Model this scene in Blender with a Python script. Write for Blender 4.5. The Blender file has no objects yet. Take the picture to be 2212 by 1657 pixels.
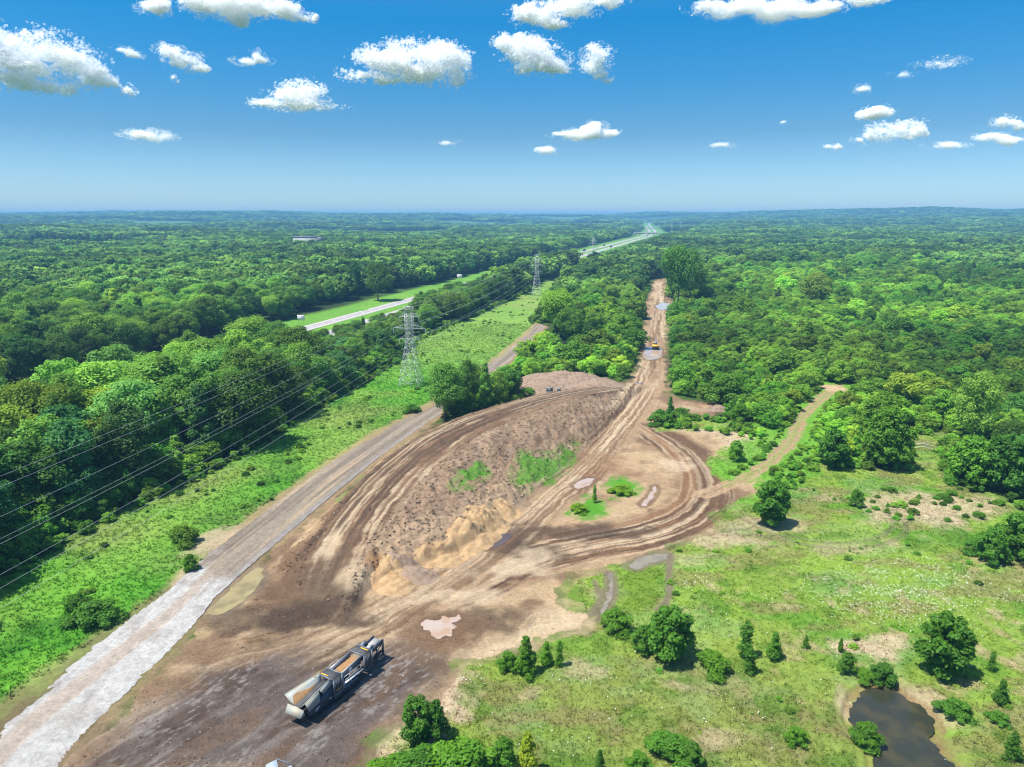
import bpy, math, random
import numpy as np
from mathutils import Vector, Matrix

random.seed(7)
RNG = np.random.default_rng(7)
S = bpy.context.scene
COL = S.collection

# ------------------------------------------------------------------ camera, sky, sun, exposure
CAM_H = 60.0
PITCH = math.radians(13.34)
FPX = 1533.0                      # focal length in pixels of a 2212 wide picture
PCX, PCY = 1106.0, 828.5
cam_d = bpy.data.cameras.new('camera')
cam_d.sensor_width = 36.0
cam_d.lens = 36.0 * FPX / 2212.0
cam_d.clip_start = 1.0
cam_d.clip_end = 60000.0
cam = bpy.data.objects.new('camera', cam_d)
cam.location = (0, 0, CAM_H)
cam.rotation_euler = (math.pi / 2 - PITCH, 0, 0)
COL.objects.link(cam)
S.camera = cam

SUN_EL = math.radians(65)
SUN_AZ = math.atan2(-0.88, -0.40)          # measured from +Y towards +X
SUN_DIR = Vector((math.sin(SUN_AZ) * math.cos(SUN_EL), math.cos(SUN_AZ) * math.cos(SUN_EL), math.sin(SUN_EL)))

W = bpy.data.worlds.new('World')
S.world = W
W.use_nodes = True
nt = W.node_tree
nt.nodes.clear()
wo = nt.nodes.new('ShaderNodeOutputWorld')
bg = nt.nodes.new('ShaderNodeBackground')
bg.inputs['Strength'].default_value = 0.125
sky = nt.nodes.new('ShaderNodeTexSky')
sky.sky_type = 'NISHITA'
sky.sun_disc = False
sky.sun_elevation = SUN_EL
sky.sun_rotation = SUN_AZ
sky.altitude = 200
sky.air_density = 1.0
sky.dust_density = 0.6
sky.ozone_density = 2.0
tc = nt.nodes.new('ShaderNodeTexCoord')
sx = nt.nodes.new('ShaderNodeSeparateXYZ')
rp = nt.nodes.new('ShaderNodeValToRGB')
rp.color_ramp.elements[0].position = 0.0
rp.color_ramp.elements[0].color = (0.48, 0.60, 0.76, 1)
rp.color_ramp.elements[1].position = 1.0
rp.color_ramp.elements[1].color = (0.80, 0.96, 1.0, 1)
for z_, c_ in ((0.016, (.395, .545, .745)), (0.103, (.197, .361, .495)), (0.164, (.108, .366, .533)), (0.239, (.043, .384, .585)), (0.45, (.34, .68, .90))):
    rp.color_ramp.elements.new(z_).color = (*c_, 1)
mul = nt.nodes.new('ShaderNodeMix')
mul.data_type = 'RGBA'
mul.blend_type = 'MULTIPLY'
mul.inputs[0].default_value = 1.0
nt.links.new(tc.outputs['Generated'], sx.inputs[0])
nt.links.new(sx.outputs['Z'], rp.inputs['Fac'])
nt.links.new(sky.outputs[0], mul.inputs[6])
nt.links.new(rp.outputs[0], mul.inputs[7])
nt.links.new(mul.outputs[2], bg.inputs['Color'])
nt.links.new(bg.outputs[0], wo.inputs['Surface'])

sun_d = bpy.data.lights.new('sun', 'SUN')
sun_d.energy = 4.6
sun_d.angle = math.radians(0.5)
sun_d.color = (1.0, 0.95, 0.87)
sun = bpy.data.objects.new('sun', sun_d)
sun.location = (-200, -100, 400)
sun.rotation_euler = (-SUN_DIR).to_track_quat('-Z', 'Y').to_euler()
COL.objects.link(sun)

S.view_settings.view_transform = 'Standard'
S.view_settings.look = 'None'
S.view_settings.exposure = 0.95
S.view_settings.gamma = 1.0
S.cycles.use_denoising = True
S.cycles.denoising_prefilter = 'ACCURATE'
S.cycles.max_bounces = 16
S.cycles.diffuse_bounces = 10
S.cycles.transmission_bounces = 10
S.cycles.filter_width = 1.1
S.cycles.volume_bounces = 1
S.cycles.transparent_max_bounces = 72
K_ILL = 2.15                                # how much brighter a sunlit level surface renders than its albedo

# ------------------------------------------------------------------ helpers
FWD = np.array([0, math.cos(PITCH), -math.sin(PITCH)])
UPV = np.array([0, math.sin(PITCH), math.cos(PITCH)])
RGT = np.array([1.0, 0, 0])

def at(x, y, z=0.0):
    """the point at height z that lies along the view line of a spot in the 2212 px wide picture"""
    d = FWD + (x - PCX) / FPX * RGT + (PCY - y) / FPX * UPV
    t = (z - CAM_H) / d[2]
    return np.array([d[0] * t, d[1] * t, z])

def ray(x, y):
    d = FWD + (x - PCX) / FPX * RGT + (PCY - y) / FPX * UPV
    return d / np.linalg.norm(d)

def height_at(base, ytop):
    """height above ground of something whose foot is at base and whose tip shows at picture row ytop"""
    r = math.hypot(0, base[1])
    ang = PITCH + math.atan((ytop - PCY) / FPX)
    return CAM_H - base[1] * math.tan(ang) - base[2]

def px_per_m(p):
    dv = np.array([p[0], p[1], p[2] - CAM_H])
    return FPX / float(dv @ FWD)

def lin(r, g, b):
    def f(c):
        c /= 255.0
        return c / 12.92 if c <= 0.04045 else ((c + 0.055) / 1.055) ** 2.4
    return np.array([f(r), f(g), f(b)])

def alb(r, g, b):
    return np.clip(lin(r, g, b) / K_ILL, 0.004, 0.85)

def sstep(a, b, x):
    t = np.clip((x - a) / (b - a), 0, 1)
    return t * t * (3 - 2 * t)

def _hash(ix, iy, seed):
    h = (ix.astype(np.int64) * 374761393 + iy.astype(np.int64) * 668265263 + seed * 1442695041) & 0xffffffff
    h = ((h ^ (h >> 13)) * 1274126177) & 0xffffffff
    h = (h ^ (h >> 16)) & 0xffff
    return h / 65535.0

def vnoise(x, y, seed=0):
    x0 = np.floor(x); y0 = np.floor(y)
    fx = x - x0; fy = y - y0
    fx = fx * fx * (3 - 2 * fx); fy = fy * fy * (3 - 2 * fy)
    a = _hash(x0, y0, seed); b = _hash(x0 + 1, y0, seed)
    c = _hash(x0, y0 + 1, seed); d = _hash(x0 + 1, y0 + 1, seed)
    return (a * (1 - fx) + b * fx) * (1 - fy) + (c * (1 - fx) + d * fx) * fy

def fbm(x, y, seed=0, octv=4, gain=0.5):
    s = np.zeros_like(x); amp = 1.0; tot = 0.0
    for o in range(octv):
        s += amp * vnoise(x * (2 ** o) + 17.3 * o, y * (2 ** o) - 9.1 * o, seed + o)
        tot += amp; amp *= gain
    return s / tot

def catmull(pts, n=8):
    pts = np.asarray(pts, float)
    P = np.vstack([2 * pts[0] - pts[1], pts, 2 * pts[-1] - pts[-2]])
    out = []
    for i in range(1, len(P) - 2):
        for k in range(n):
            t = k / n
            out.append(0.5 * ((2 * P[i]) + (-P[i - 1] + P[i + 1]) * t + (2 * P[i - 1] - 5 * P[i] + 4 * P[i + 1] - P[i + 2]) * t * t
                              + (-P[i - 1] + 3 * P[i] - 3 * P[i + 1] + P[i + 2]) * t ** 3))
    out.append(P[-2])
    return np.array(out)

def wpoly(pts, z=0.0):
    return np.array([at(p[0], p[1], p[2] if len(p) > 2 else z)[:2] for p in pts])

def path_coords(X, Y, line, reach):
    """signed sideways distance (left positive) and run length along a polyline; inf where farther than reach"""
    n = len(X)
    best = np.full(n, 1e9); side = np.full(n, 1e9); run = np.zeros(n)
    idx = np.where((X > line[:, 0].min() - reach) & (X < line[:, 0].max() + reach) & (Y > line[:, 1].min() - reach) & (Y < line[:, 1].max() + reach))[0]
    if len(idx) == 0:
        return side, run
    x = X[idx]; y = Y[idx]
    b = best[idx]; sd = side[idx]; rn = run[idx]
    s0 = 0.0
    for i in range(len(line) - 1):
        ax, ay = line[i]; bx, by = line[i + 1]
        dx, dy = bx - ax, by - ay
        L = math.hypot(dx, dy)
        if L < 1e-6:
            continue
        t = np.clip(((x - ax) * dx + (y - ay) * dy) / (L * L), 0, 1)
        ex = x - ax - t * dx; ey = y - ay - t * dy
        d = np.hypot(ex, ey)
        m = d < b
        sg = np.sign(dx * ey - dy * ex)
        b = np.where(m, d, b); sd = np.where(m, d * sg, sd); rn = np.where(m, s0 + t * L, rn)
        s0 += L
    side[idx] = sd; run[idx] = rn
    return side, run

def poly_sd(X, Y, poly, reach=12.0):
    """signed distance to a polygon: positive inside; -reach far away"""
    out = np.full(len(X), -reach)
    idx = np.where((X > poly[:, 0].min() - reach) & (X < poly[:, 0].max() + reach) & (Y > poly[:, 1].min() - reach) & (Y < poly[:, 1].max() + reach))[0]
    if len(idx) == 0:
        return out
    x = X[idx]; y = Y[idx]
    ins = np.zeros(len(idx), bool); best = np.full(len(idx), 1e9)
    n = len(poly)
    for i in range(n):
        ax, ay = poly[i]; bx, by = poly[(i + 1) % n]
        dx, dy = bx - ax, by - ay
        L2 = dx * dx + dy * dy + 1e-12
        t = np.clip(((x - ax) * dx + (y - ay) * dy) / L2, 0, 1)
        best = np.minimum(best, np.hypot(x - ax - t * dx, y - ay - t * dy))
        if ay != by:
            c = ((ay > y) != (by > y)) & (x < (bx - ax) * (y - ay) / (by - ay) + ax)
            ins ^= c
    out[idx] = np.where(ins, best, -best)
    return out

def inside(x, y, poly):
    return poly_sd(np.array([x]), np.array([y]), poly)[0] > 0

# ---- materials
MATS = {}
def new_mat(name):
    m = bpy.data.materials.new(name)
    m.use_nodes = True
    m.node_tree.nodes.clear()
    return m, m.node_tree

def N(nt, t, **kw):
    n = nt.nodes.new(t)
    for k, v in kw.items():
        setattr(n, k, v)
    return n

def paint(name, rgb, rough=0.6, metal=0.0, dirt=(0.30, 0.22, 0.14), dirt_amt=0.35, scale=1.2, spec=0.4, bump=0.0):
    """painted or bare surface with uneven dust on it"""
    if name in MATS:
        return MATS[name]
    m, nt = new_mat(name)
    out = N(nt, 'ShaderNodeOutputMaterial'); b = N(nt, 'ShaderNodeBsdfPrincipled')
    tc = N(nt, 'ShaderNodeTexCoord')
    n1 = N(nt, 'ShaderNodeTexNoise'); n1.inputs['Scale'].default_value = scale; n1.inputs['Detail'].default_value = 6
    rp = N(nt, 'ShaderNodeValToRGB')
    rp.color_ramp.elements[0].position = 0.42; rp.color_ramp.elements[1].position = 0.75
    mx = N(nt, 'ShaderNodeMix', data_type='RGBA')
    mt = N(nt, 'ShaderNodeMath', operation='MULTIPLY'); mt.inputs[1].default_value = dirt_amt
    mx.inputs[6].default_value = (*rgb, 1); mx.inputs[7].default_value = (*dirt, 1)
    nt.links.new(tc.outputs['Object'], n1.inputs['Vector'])
    nt.links.new(n1.outputs['Fac'], rp.inputs['Fac'])
    nt.links.new(rp.outputs['Color'], mt.inputs[0])
    nt.links.new(mt.outputs[0], mx.inputs[0])
    nt.links.new(mx.outputs[2], b.inputs['Base Color'])
    b.inputs['Roughness'].default_value = rough; b.inputs['Metallic'].default_value = metal
    b.inputs['Specular IOR Level'].default_value = spec
    if bump:
        bp = N(nt, 'ShaderNodeBump'); bp.inputs['Strength'].default_value = bump; bp.inputs['Distance'].default_value = 0.1
        nt.links.new(n1.outputs['Fac'], bp.inputs['Height']); nt.links.new(bp.outputs[0], b.inputs['Normal'])
    nt.links.new(b.outputs[0], out.inputs['Surface'])
    MATS[name] = m
    return m

def leaf_mat(name, ca, cb, yellow=(0.16, 0.24, 0.03), yamt=0.5, trans=0.30, vary=1.0):
    m, nt = new_mat(name)
    out = N(nt, 'ShaderNodeOutputMaterial')
    at_ = N(nt, 'ShaderNodeAttribute', attribute_name='leafvar')
    oi = N(nt, 'ShaderNodeObjectInfo')
    mx = N(nt, 'ShaderNodeMix', data_type='RGBA')
    mx.inputs[6].default_value = (*ca, 1); mx.inputs[7].default_value = (*cb, 1)
    nt.links.new(at_.outputs['Fac'], mx.inputs[0])
    nz = N(nt, 'ShaderNodeTexNoise'); nz.inputs['Scale'].default_value = 0.011; nz.inputs['Detail'].default_value = 3
    nt.links.new(oi.outputs['Location'], nz.inputs['Vector'])
    ad = N(nt, 'ShaderNodeMath', operation='MULTIPLY_ADD'); ad.inputs[1].default_value = 0.35
    nt.links.new(oi.outputs['Random'], ad.inputs[0]); nt.links.new(nz.outputs['Fac'], ad.inputs[2])
    r2 = N(nt, 'ShaderNodeMapRange'); r2.inputs[1].default_value = 0.50; r2.inputs[2].default_value = 0.82; r2.inputs[4].default_value = yamt
    nt.links.new(ad.outputs[0], r2.inputs[0])
    m2 = N(nt, 'ShaderNodeMix', data_type='RGBA')
    m2.inputs[7].default_value = (*yellow, 1)
    nt.links.new(r2.outputs[0], m2.inputs[0]); nt.links.new(mx.outputs[2], m2.inputs[6])
    # per plant brightness
    r3 = N(nt, 'ShaderNodeMapRange'); r3.inputs[3].default_value = 1 - .5 * vary; r3.inputs[4].default_value = 1 + .6 * vary
    ml = N(nt, 'ShaderNodeMath', operation='MULTIPLY'); ml.inputs[1].default_value = 7.31
    fr = N(nt, 'ShaderNodeMath', operation='FRACT')
    nt.links.new(oi.outputs['Random'], ml.inputs[0]); nt.links.new(ml.outputs[0], fr.inputs[0]); nt.links.new(fr.outputs[0], r3.inputs[0])
    m3 = N(nt, 'ShaderNodeMix', data_type='RGBA', blend_type='MULTIPLY'); m3.inputs[0].default_value = 1
    nt.links.new(m2.outputs[2], m3.inputs[6]); nt.links.new(oi.outputs['Color'], m3.inputs[7])
    nz2 = N(nt, 'ShaderNodeTexNoise'); nz2.inputs['Scale'].default_value = 0.0055; nz2.inputs['Detail'].default_value = 2
    nt.links.new(oi.outputs['Location'], nz2.inputs['Vector'])
    r4 = N(nt, 'ShaderNodeMapRange'); r4.inputs[1].default_value = .38; r4.inputs[2].default_value = .62; r4.inputs[3].default_value = 1 - .32 * vary; r4.inputs[4].default_value = 1 + .4 * vary
    nt.links.new(nz2.outputs['Fac'], r4.inputs[0])
    mm4 = N(nt, 'ShaderNodeMath', operation='MULTIPLY'); nt.links.new(r3.outputs[0], mm4.inputs[0]); nt.links.new(r4.outputs[0], mm4.inputs[1])
    m4 = N(nt, 'ShaderNodeVectorMath', operation='SCALE')
    nt.links.new(m3.outputs[2], m4.inputs[0]); nt.links.new(mm4.outputs[0], m4.inputs['Scale'])
    df = N(nt, 'ShaderNodeBsdfDiffuse'); tr = N(nt, 'ShaderNodeBsdfTranslucent')
    gl = N(nt, 'ShaderNodeBsdfGlossy'); gl.inputs['Roughness'].default_value = 0.6; gl.inputs['Color'].default_value = (0.8, 0.9, 0.8, 1)
    sh = N(nt, 'ShaderNodeMixShader'); sh.inputs[0].default_value = trans
    s2 = N(nt, 'ShaderNodeMixShader'); s2.inputs[0].default_value = 0.012
    nt.links.new(m4.outputs[0], df.inputs['Color']); nt.links.new(m4.outputs[0], tr.inputs['Color'])
    nt.links.new(df.outputs[0], sh.inputs[1]); nt.links.new(tr.outputs[0], sh.inputs[2])
    nt.links.new(sh.outputs[0], s2.inputs[1]); nt.links.new(gl.outputs[0], s2.inputs[2])
    nt.links.new(s2.outputs[0], out.inputs['Surface'])
    MATS[name] = m
    return m

def flat_leaf(name, attr=True):
    """grass blades and flowers: colour carried by the mesh, lit as thin leaves"""
    m, nt = new_mat(name)
    out = N(nt, 'ShaderNodeOutputMaterial'); a = N(nt, 'ShaderNodeAttribute', attribute_name='Col')
    df = N(nt, 'ShaderNodeBsdfDiffuse'); tr = N(nt, 'ShaderNodeBsdfTranslucent'); sh = N(nt, 'ShaderNodeMixShader'); sh.inputs[0].default_value = 0.3
    nt.links.new(a.outputs['Color'], df.inputs['Color']); nt.links.new(a.outputs['Color'], tr.inputs['Color'])
    nt.links.new(df.outputs[0], sh.inputs[1]); nt.links.new(tr.outputs[0], sh.inputs[2]); nt.links.new(sh.outputs[0], out.inputs['Surface'])
    return m

# ---- mesh making
def mesh_from(name, V, F, mats, mat_idx=None, smooth=False, face_attr=None, point_col=None):
    """V (n,3), F list of index arrays, each (k,3) or (k,4)"""
    me = bpy.data.meshes.new(name)
    V = np.asarray(V, np.float32)
    Fs = [np.asarray(f, np.int32) for f in (F if isinstance(F, list) else [F]) if len(f)]
    nl = sum(f.size for f in Fs); nf = sum(len(f) for f in Fs)
    me.vertices.add(len(V)); me.vertices.foreach_set('co', V.ravel())
    me.loops.add(nl); me.loops.foreach_set('vertex_index', np.concatenate([f.ravel() for f in Fs]))
    tot = np.concatenate([np.full(len(f), f.shape[1], np.int32) for f in Fs])
    st = np.concatenate([[0], np.cumsum(tot)[:-1]]).astype(np.int32)
    me.polygons.add(nf); me.polygons.foreach_set('loop_start', st); me.polygons.foreach_set('loop_total', tot)
    if smooth:
        me.polygons.foreach_set('use_smooth', np.ones(nf, bool))
    for m in (mats if isinstance(mats, (list, tuple)) else [mats]):
        me.materials.append(m)
    if mat_idx is not None:
        me.polygons.foreach_set('material_index', np.asarray(mat_idx, np.int32))
    if face_attr is not None:
        a = me.attributes.new('leafvar', 'FLOAT', 'FACE'); a.data.foreach_set('value', np.asarray(face_attr, np.float32))
    if point_col is not None:
        for nm, c in point_col.items():
            a = me.attributes.new(nm, 'FLOAT_COLOR', 'POINT')
            cc = np.ones((len(V), 4), np.float32); cc[:, :3] = c
            a.data.foreach_set('color', cc.ravel())
    me.update(calc_edges=True)
    me.validate()
    return me

class MB:
    def __init__(self):
        self.v = []; self.f3 = []; self.f4 = []; self.n = 0
    def add(self, v, f):
        v = np.asarray(v, float)
        for q in f:
            (self.f4 if len(q) == 4 else self.f3).append([i + self.n for i in q])
        self.v.append(v); self.n += len(v)
        return self
    def box(self, c, s, rot=None, taper=None):
        x, y, z = s[0] / 2, s[1] / 2, s[2] / 2
        v = np.array([[-x, -y, -z], [x, -y, -z], [x, y, -z], [-x, y, -z], [-x, -y, z], [x, -y, z], [x, y, z], [-x, y, z]])
        if taper:
            v[4:, 0] *= taper[0]; v[4:, 1] *= taper[1]
        if rot is not None:
            v = v @ np.array(rot).T
        return self.add(v + np.array(c), [(3, 2, 1, 0), (4, 5, 6, 7), (0, 1, 5, 4), (1, 2, 6, 5), (2, 3, 7, 6), (3, 0, 4, 7)])
    def tube(self, pts, r, n=6, cap=True):
        pts = np.asarray(pts, float); m = len(pts)
        rr = np.full(m, r) if np.isscalar(r) else np.asarray(r, float)
        V = []
        for i in range(m):
            t = pts[min(i + 1, m - 1)] - pts[max(i - 1, 0)]
            t = t / (np.linalg.norm(t) + 1e-12)
            u = np.cross(t, [0, 0, 1.0])
            if np.linalg.norm(u) < 1e-3:
                u = np.cross(t, [1.0, 0, 0])
            u /= np.linalg.norm(u); w = np.cross(u, t)
            a = np.arange(n) * 2 * math.pi / n + math.pi / n
            V.append(pts[i] + rr[i] * (np.cos(a)[:, None] * u + np.sin(a)[:, None] * w))
        F = [(i * n + k, (i + 1) * n + k, (i + 1) * n + (k + 1) % n, i * n + (k + 1) % n) for i in range(m - 1) for k in range(n)]
        V = np.vstack(V)
        if cap:
            V = np.vstack([V, pts[0], pts[-1]])
            F += [(m * n, k, (k + 1) % n) for k in range(n)] + [(m * n + 1, (m - 1) * n + (k + 1) % n, (m - 1) * n + k) for k in range(n)]
        return self.add(V, F)
    def bar(self, a, b, r):
        return self.tube([a, b], r, 4)
    def prism(self, prof, y0, y1, axis='y'):
        """extrude an outline (x,z) from y0 to y1; fan caps (outline should be roughly convex)"""
        n = len(prof)
        A = [(p[0], y0, p[1]) for p in prof]; B = [(p[0], y1, p[1]) for p in prof]
        c0 = np.mean(A, axis=0); c1 = np.mean(B, axis=0)
        V = np.array(A + B + [c0, c1])
        if axis == 'x':
            V = V[:, [1, 0, 2]]
        F = [(k, (k + 1) % n, n + (k + 1) % n, n + k) for k in range(n)]
        F += [(2 * n, (k + 1) % n, k) for k in range(n)] + [(2 * n + 1, n + k, n + (k + 1) % n) for k in range(n)]
        return self.add(V, F)
    def plate(self, quad, t):
        """a plate of thickness t from four corners"""
        q = np.asarray(quad, float)
        nrm = np.cross(q[1] - q[0], q[3] - q[0]); nrm /= np.linalg.norm(nrm)
        V = np.vstack([q - nrm * t / 2, q + nrm * t / 2])
        return self.add(V, [(3, 2, 1, 0), (4, 5, 6, 7), (0, 1, 5, 4), (1, 2, 6, 5), (2, 3, 7, 6), (3, 0, 4, 7)])
    def mesh(self, name, mat, smooth=False):
        F = []
        if self.f4: F.append(np.array(self.f4))
        if self.f3: F.append(np.array(self.f3))
        return mesh_from(name, np.vstack(self.v), F, mat, smooth=smooth)
    def build(self, name, mat, parent=None, smooth=False):
        return link(name, self.mesh(name, mat, smooth), parent)

def link(name, data, parent=None):
    o = bpy.data.objects.new(name, data)
    COL.objects.link(o)
    if parent is not None:
        o.parent = parent
    return o

def thing(name, label, cat, loc=(0, 0, 0), rz=0.0, group=None):
    o = bpy.data.objects.new(name, None)
    o.empty_display_size = 0.5
    COL.objects.link(o)
    o.location = loc; o.rotation_euler = (0, 0, rz)
    return tag(o, label, cat, group)

def tag(o, label=None, cat=None, group=None, kind=None):
    if label: o['label'] = label
    if cat: o['category'] = cat
    if group: o['group'] = group
    if kind: o['kind'] = kind
    return o

def structure(o, label=None):
    o['kind'] = 'structure'
    if label: o['label'] = label
    return o

# ------------------------------------------------------------------ the lie of the land (pixel coordinates of the 2212 px picture turned into ground points)
ROAD_L = [(-60, 1585), (0, 1535), (120, 1450), (270, 1345), (365, 1275), (430, 1215), (560, 1115), (700, 1010), (830, 930), (905, 887), (960, 855), (1030, 805), (1085, 765), (1130, 728), (1160, 700)]
ROAD_R = [(60, 1735), (130, 1645), (175, 1590), (290, 1480), (400, 1370), (475, 1282), (572, 1196), (700, 1085), (840, 972), (935, 905), (992, 868), (1060, 815), (1112, 771), (1152, 733), (1178, 705)]
road_l = catmull(wpoly(ROAD_L), 10)
road_r = catmull(wpoly(ROAD_R), 10)
road_poly = np.vstack([road_l, road_r[::-1]])
road_mid = (road_l + road_r) / 2

DIRT = wpoly([(60, 1720), (200, 1580), (330, 1450), (440, 1330), (520, 1250), (640, 1143), (750, 1053), (850, 978), (920, 925), (1000, 898), (1100, 880), (1160, 852), (1240, 840),
              (1310, 832), (1362, 822), (1375, 790), (1388, 740), (1390, 690), (1386, 662), (1408, 630), (1410, 606), (1447, 600), (1450, 640), (1456, 668), (1441, 690), (1440, 760), (1445, 820), (1440, 850),
              (1480, 862), (1540, 872), (1566, 885), (1550, 902), (1490, 898), (1436, 912), (1420, 930), (1470, 932), (1545, 940), (1575, 962), (1540, 990), (1545, 1020), (1575, 1050), (1640, 1030),
              (1640, 1062), (1600, 1085), (1550, 1105), (1535, 1150), (1440, 1185), (1340, 1222), (1250, 1245), (1215, 1290), (1270, 1335), (1255, 1365), (1180, 1385), (1090, 1412), (1000, 1440), (965, 1500),
              (905, 1545), (860, 1575), (800, 1615), (755, 1700)])
YARD = wpoly([(150, 1690), (260, 1560), (420, 1455), (560, 1405), (660, 1372), (770, 1365), (880, 1400), (955, 1450), (900, 1520), (820, 1590), (730, 1690)])
SAND = wpoly([(1000, 1425), (1080, 1372), (1150, 1330), (1225, 1305), (1268, 1335), (1245, 1365), (1170, 1385), (1090, 1412), (1030, 1440)])
# power line corridor of mown grass
STRIP = wpoly([(-80, 1640), (-80, 1290), (0, 1243), (120, 1180), (250, 1110), (360, 1062), (480, 1005), (560, 962), (640, 905), (720, 862), (790, 822), (850, 785), (905, 735), (960, 708), (1030, 680), (1085, 655), (1135, 632),
               (1180, 604), (1205, 610), (1190, 645), (1150, 690), (1160, 715), (1120, 745), (1060, 790), (1000, 830), (930, 880), (900, 890), (830, 935), (560, 1115), (365, 1280), (0, 1540)])
MEADOW = wpoly([(740, 1720), (800, 1610), (900, 1540), (1000, 1430), (1260, 1360), (1230, 1250), (1440, 1180), (1540, 1120), (1560, 1040), (1400, 930), (1440, 895), (1560, 905), (1640, 960), (1720, 975), (1760, 990), (1840, 1010),
                (1950, 1010), (1960, 940), (2060, 930), (2040, 1020), (2080, 1060), (2140, 1050), (2212, 1090), (2330, 1160), (2420, 1400), (2420, 1720)])
MEADOW_BACK = wpoly([(1400, 930), (1440, 895), (1560, 905), (1640, 930), (1760, 985), (1700, 1020), (1560, 1040)])
TRAIL = catmull(wpoly([(1520, 1068), (1600, 1035), (1660, 1000), (1705, 955), (1730, 905), (1765, 868), (1808, 832)]), 8)
HWY = catmull(np.array([(-240, -100), (-190, 70), (-147, 220), (-103, 375), (-58, 535), (36, 880), (143, 1255), (276, 1720), (406, 2180), (545, 2820), (730, 3900), (985, 5300)]), 8)
HWY_HALF = 17.5
HWY_X, HWY_Y = HWY[:, 0].copy(), HWY[:, 1].copy()
MAIN = catmull(wpoly([(560, 1465), (700, 1400), (820, 1340), (930, 1275), (1010, 1220), (1090, 1160), (1180, 1080), (1270, 998), (1340, 920), (1392, 850), (1412, 790), (1414, 740), (1420, 700), (1428, 655), (1430, 606)]), 10)
LOOP = catmull(wpoly([(1362, 895), (1425, 935), (1485, 978), (1522, 1030), (1515, 1085), (1450, 1130), (1350, 1160), (1240, 1180), (1120, 1212), (1000, 1270), (880, 1330)]), 10)
YARDWAY = catmull(wpoly([(300, 1500), (420, 1425), (560, 1385), (720, 1352), (860, 1318), (980, 1255)]), 10)
SPUR = catmull(wpoly([(1430, 860), (1480, 880), (1550, 893)]), 8)

# haul ramp and spoil bank: rows of stations (left foot, ramp edge, crest, mid face, right foot), each x, y, height
BANK = [
    [(590, 1260, 0), (640, 1285, .15), (735, 1330, .35), (745, 1334, .2), (752, 1340, 0)],
    [(610, 1205, 0), (668, 1200, .8), (760, 1245, 1.5), (790, 1258, .7), (815, 1262, 0)],
    [(660, 1148, 0), (720, 1120, 2.0), (800, 1160, 3.0), (870, 1200, 1.6), (930, 1218, 0)],
    [(735, 1085, 0), (770, 1055, 3.2), (848, 1098, 4.2), (960, 1150, 2.3), (1060, 1160, 0)],
    [(800, 1025, 0), (832, 992, 4.2), (916, 1030, 5.2), (1030, 1080, 2.7), (1130, 1090, 0)],
    [(862, 978, 0), (896, 950, 5.0), (976, 975, 5.9), (1085, 1025, 3.0), (1190, 1046, 0)],
    [(915, 942, 0), (956, 921, 5.2), (1036, 938, 6.2), (1140, 985, 3.2), (1240, 1000, 0)],
    [(985, 905, 0), (1020, 896, 4.8), (1116, 898, 6.0), (1210, 940, 3.0), (1290, 950, 0)],
    [(1080, 880, 0), (1105, 868, 4.0), (1196, 871, 5.2), (1270, 905, 2.6), (1330, 902, 0)],
    [(1180, 858, 0), (1196, 846, 2.8), (1276, 851, 3.6), (1325, 872, 1.6), (1362, 868, 0)],
    [(1270, 842, 0), (1285, 834, 1.5), (1356, 838, 1.6), (1372, 846, .8), (1385, 842, 0)],
    [(1340, 832, 0), (1360, 827, .2), (1398, 829, .2), (1404, 831, .1), (1410, 832, 0)],
]
bank_w = np.array([[at(p[0], p[1], p[2] * 1.35) for p in row] for row in BANK])             # stations x 5 x 3
bu = catmull(bank_w.reshape(len(BANK), -1), 8).reshape(-1, 5, 3)
bu = np.array([catmull(r, 5) for r in bu])                             # dense grid of the bank
bu[:, :, 2] = np.maximum(bu[:, :, 2], 0)
bu[:, 0, 2] = 0; bu[:, -1, 2] = 0
RAMP = (bank_w[:, 1, :2] + bank_w[:, 2, :2]) / 2
RAMP = catmull(np.vstack([at(615, 1350)[:2], RAMP]), 10)
CREST = catmull(bank_w[:, 2, :2], 10)

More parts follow.
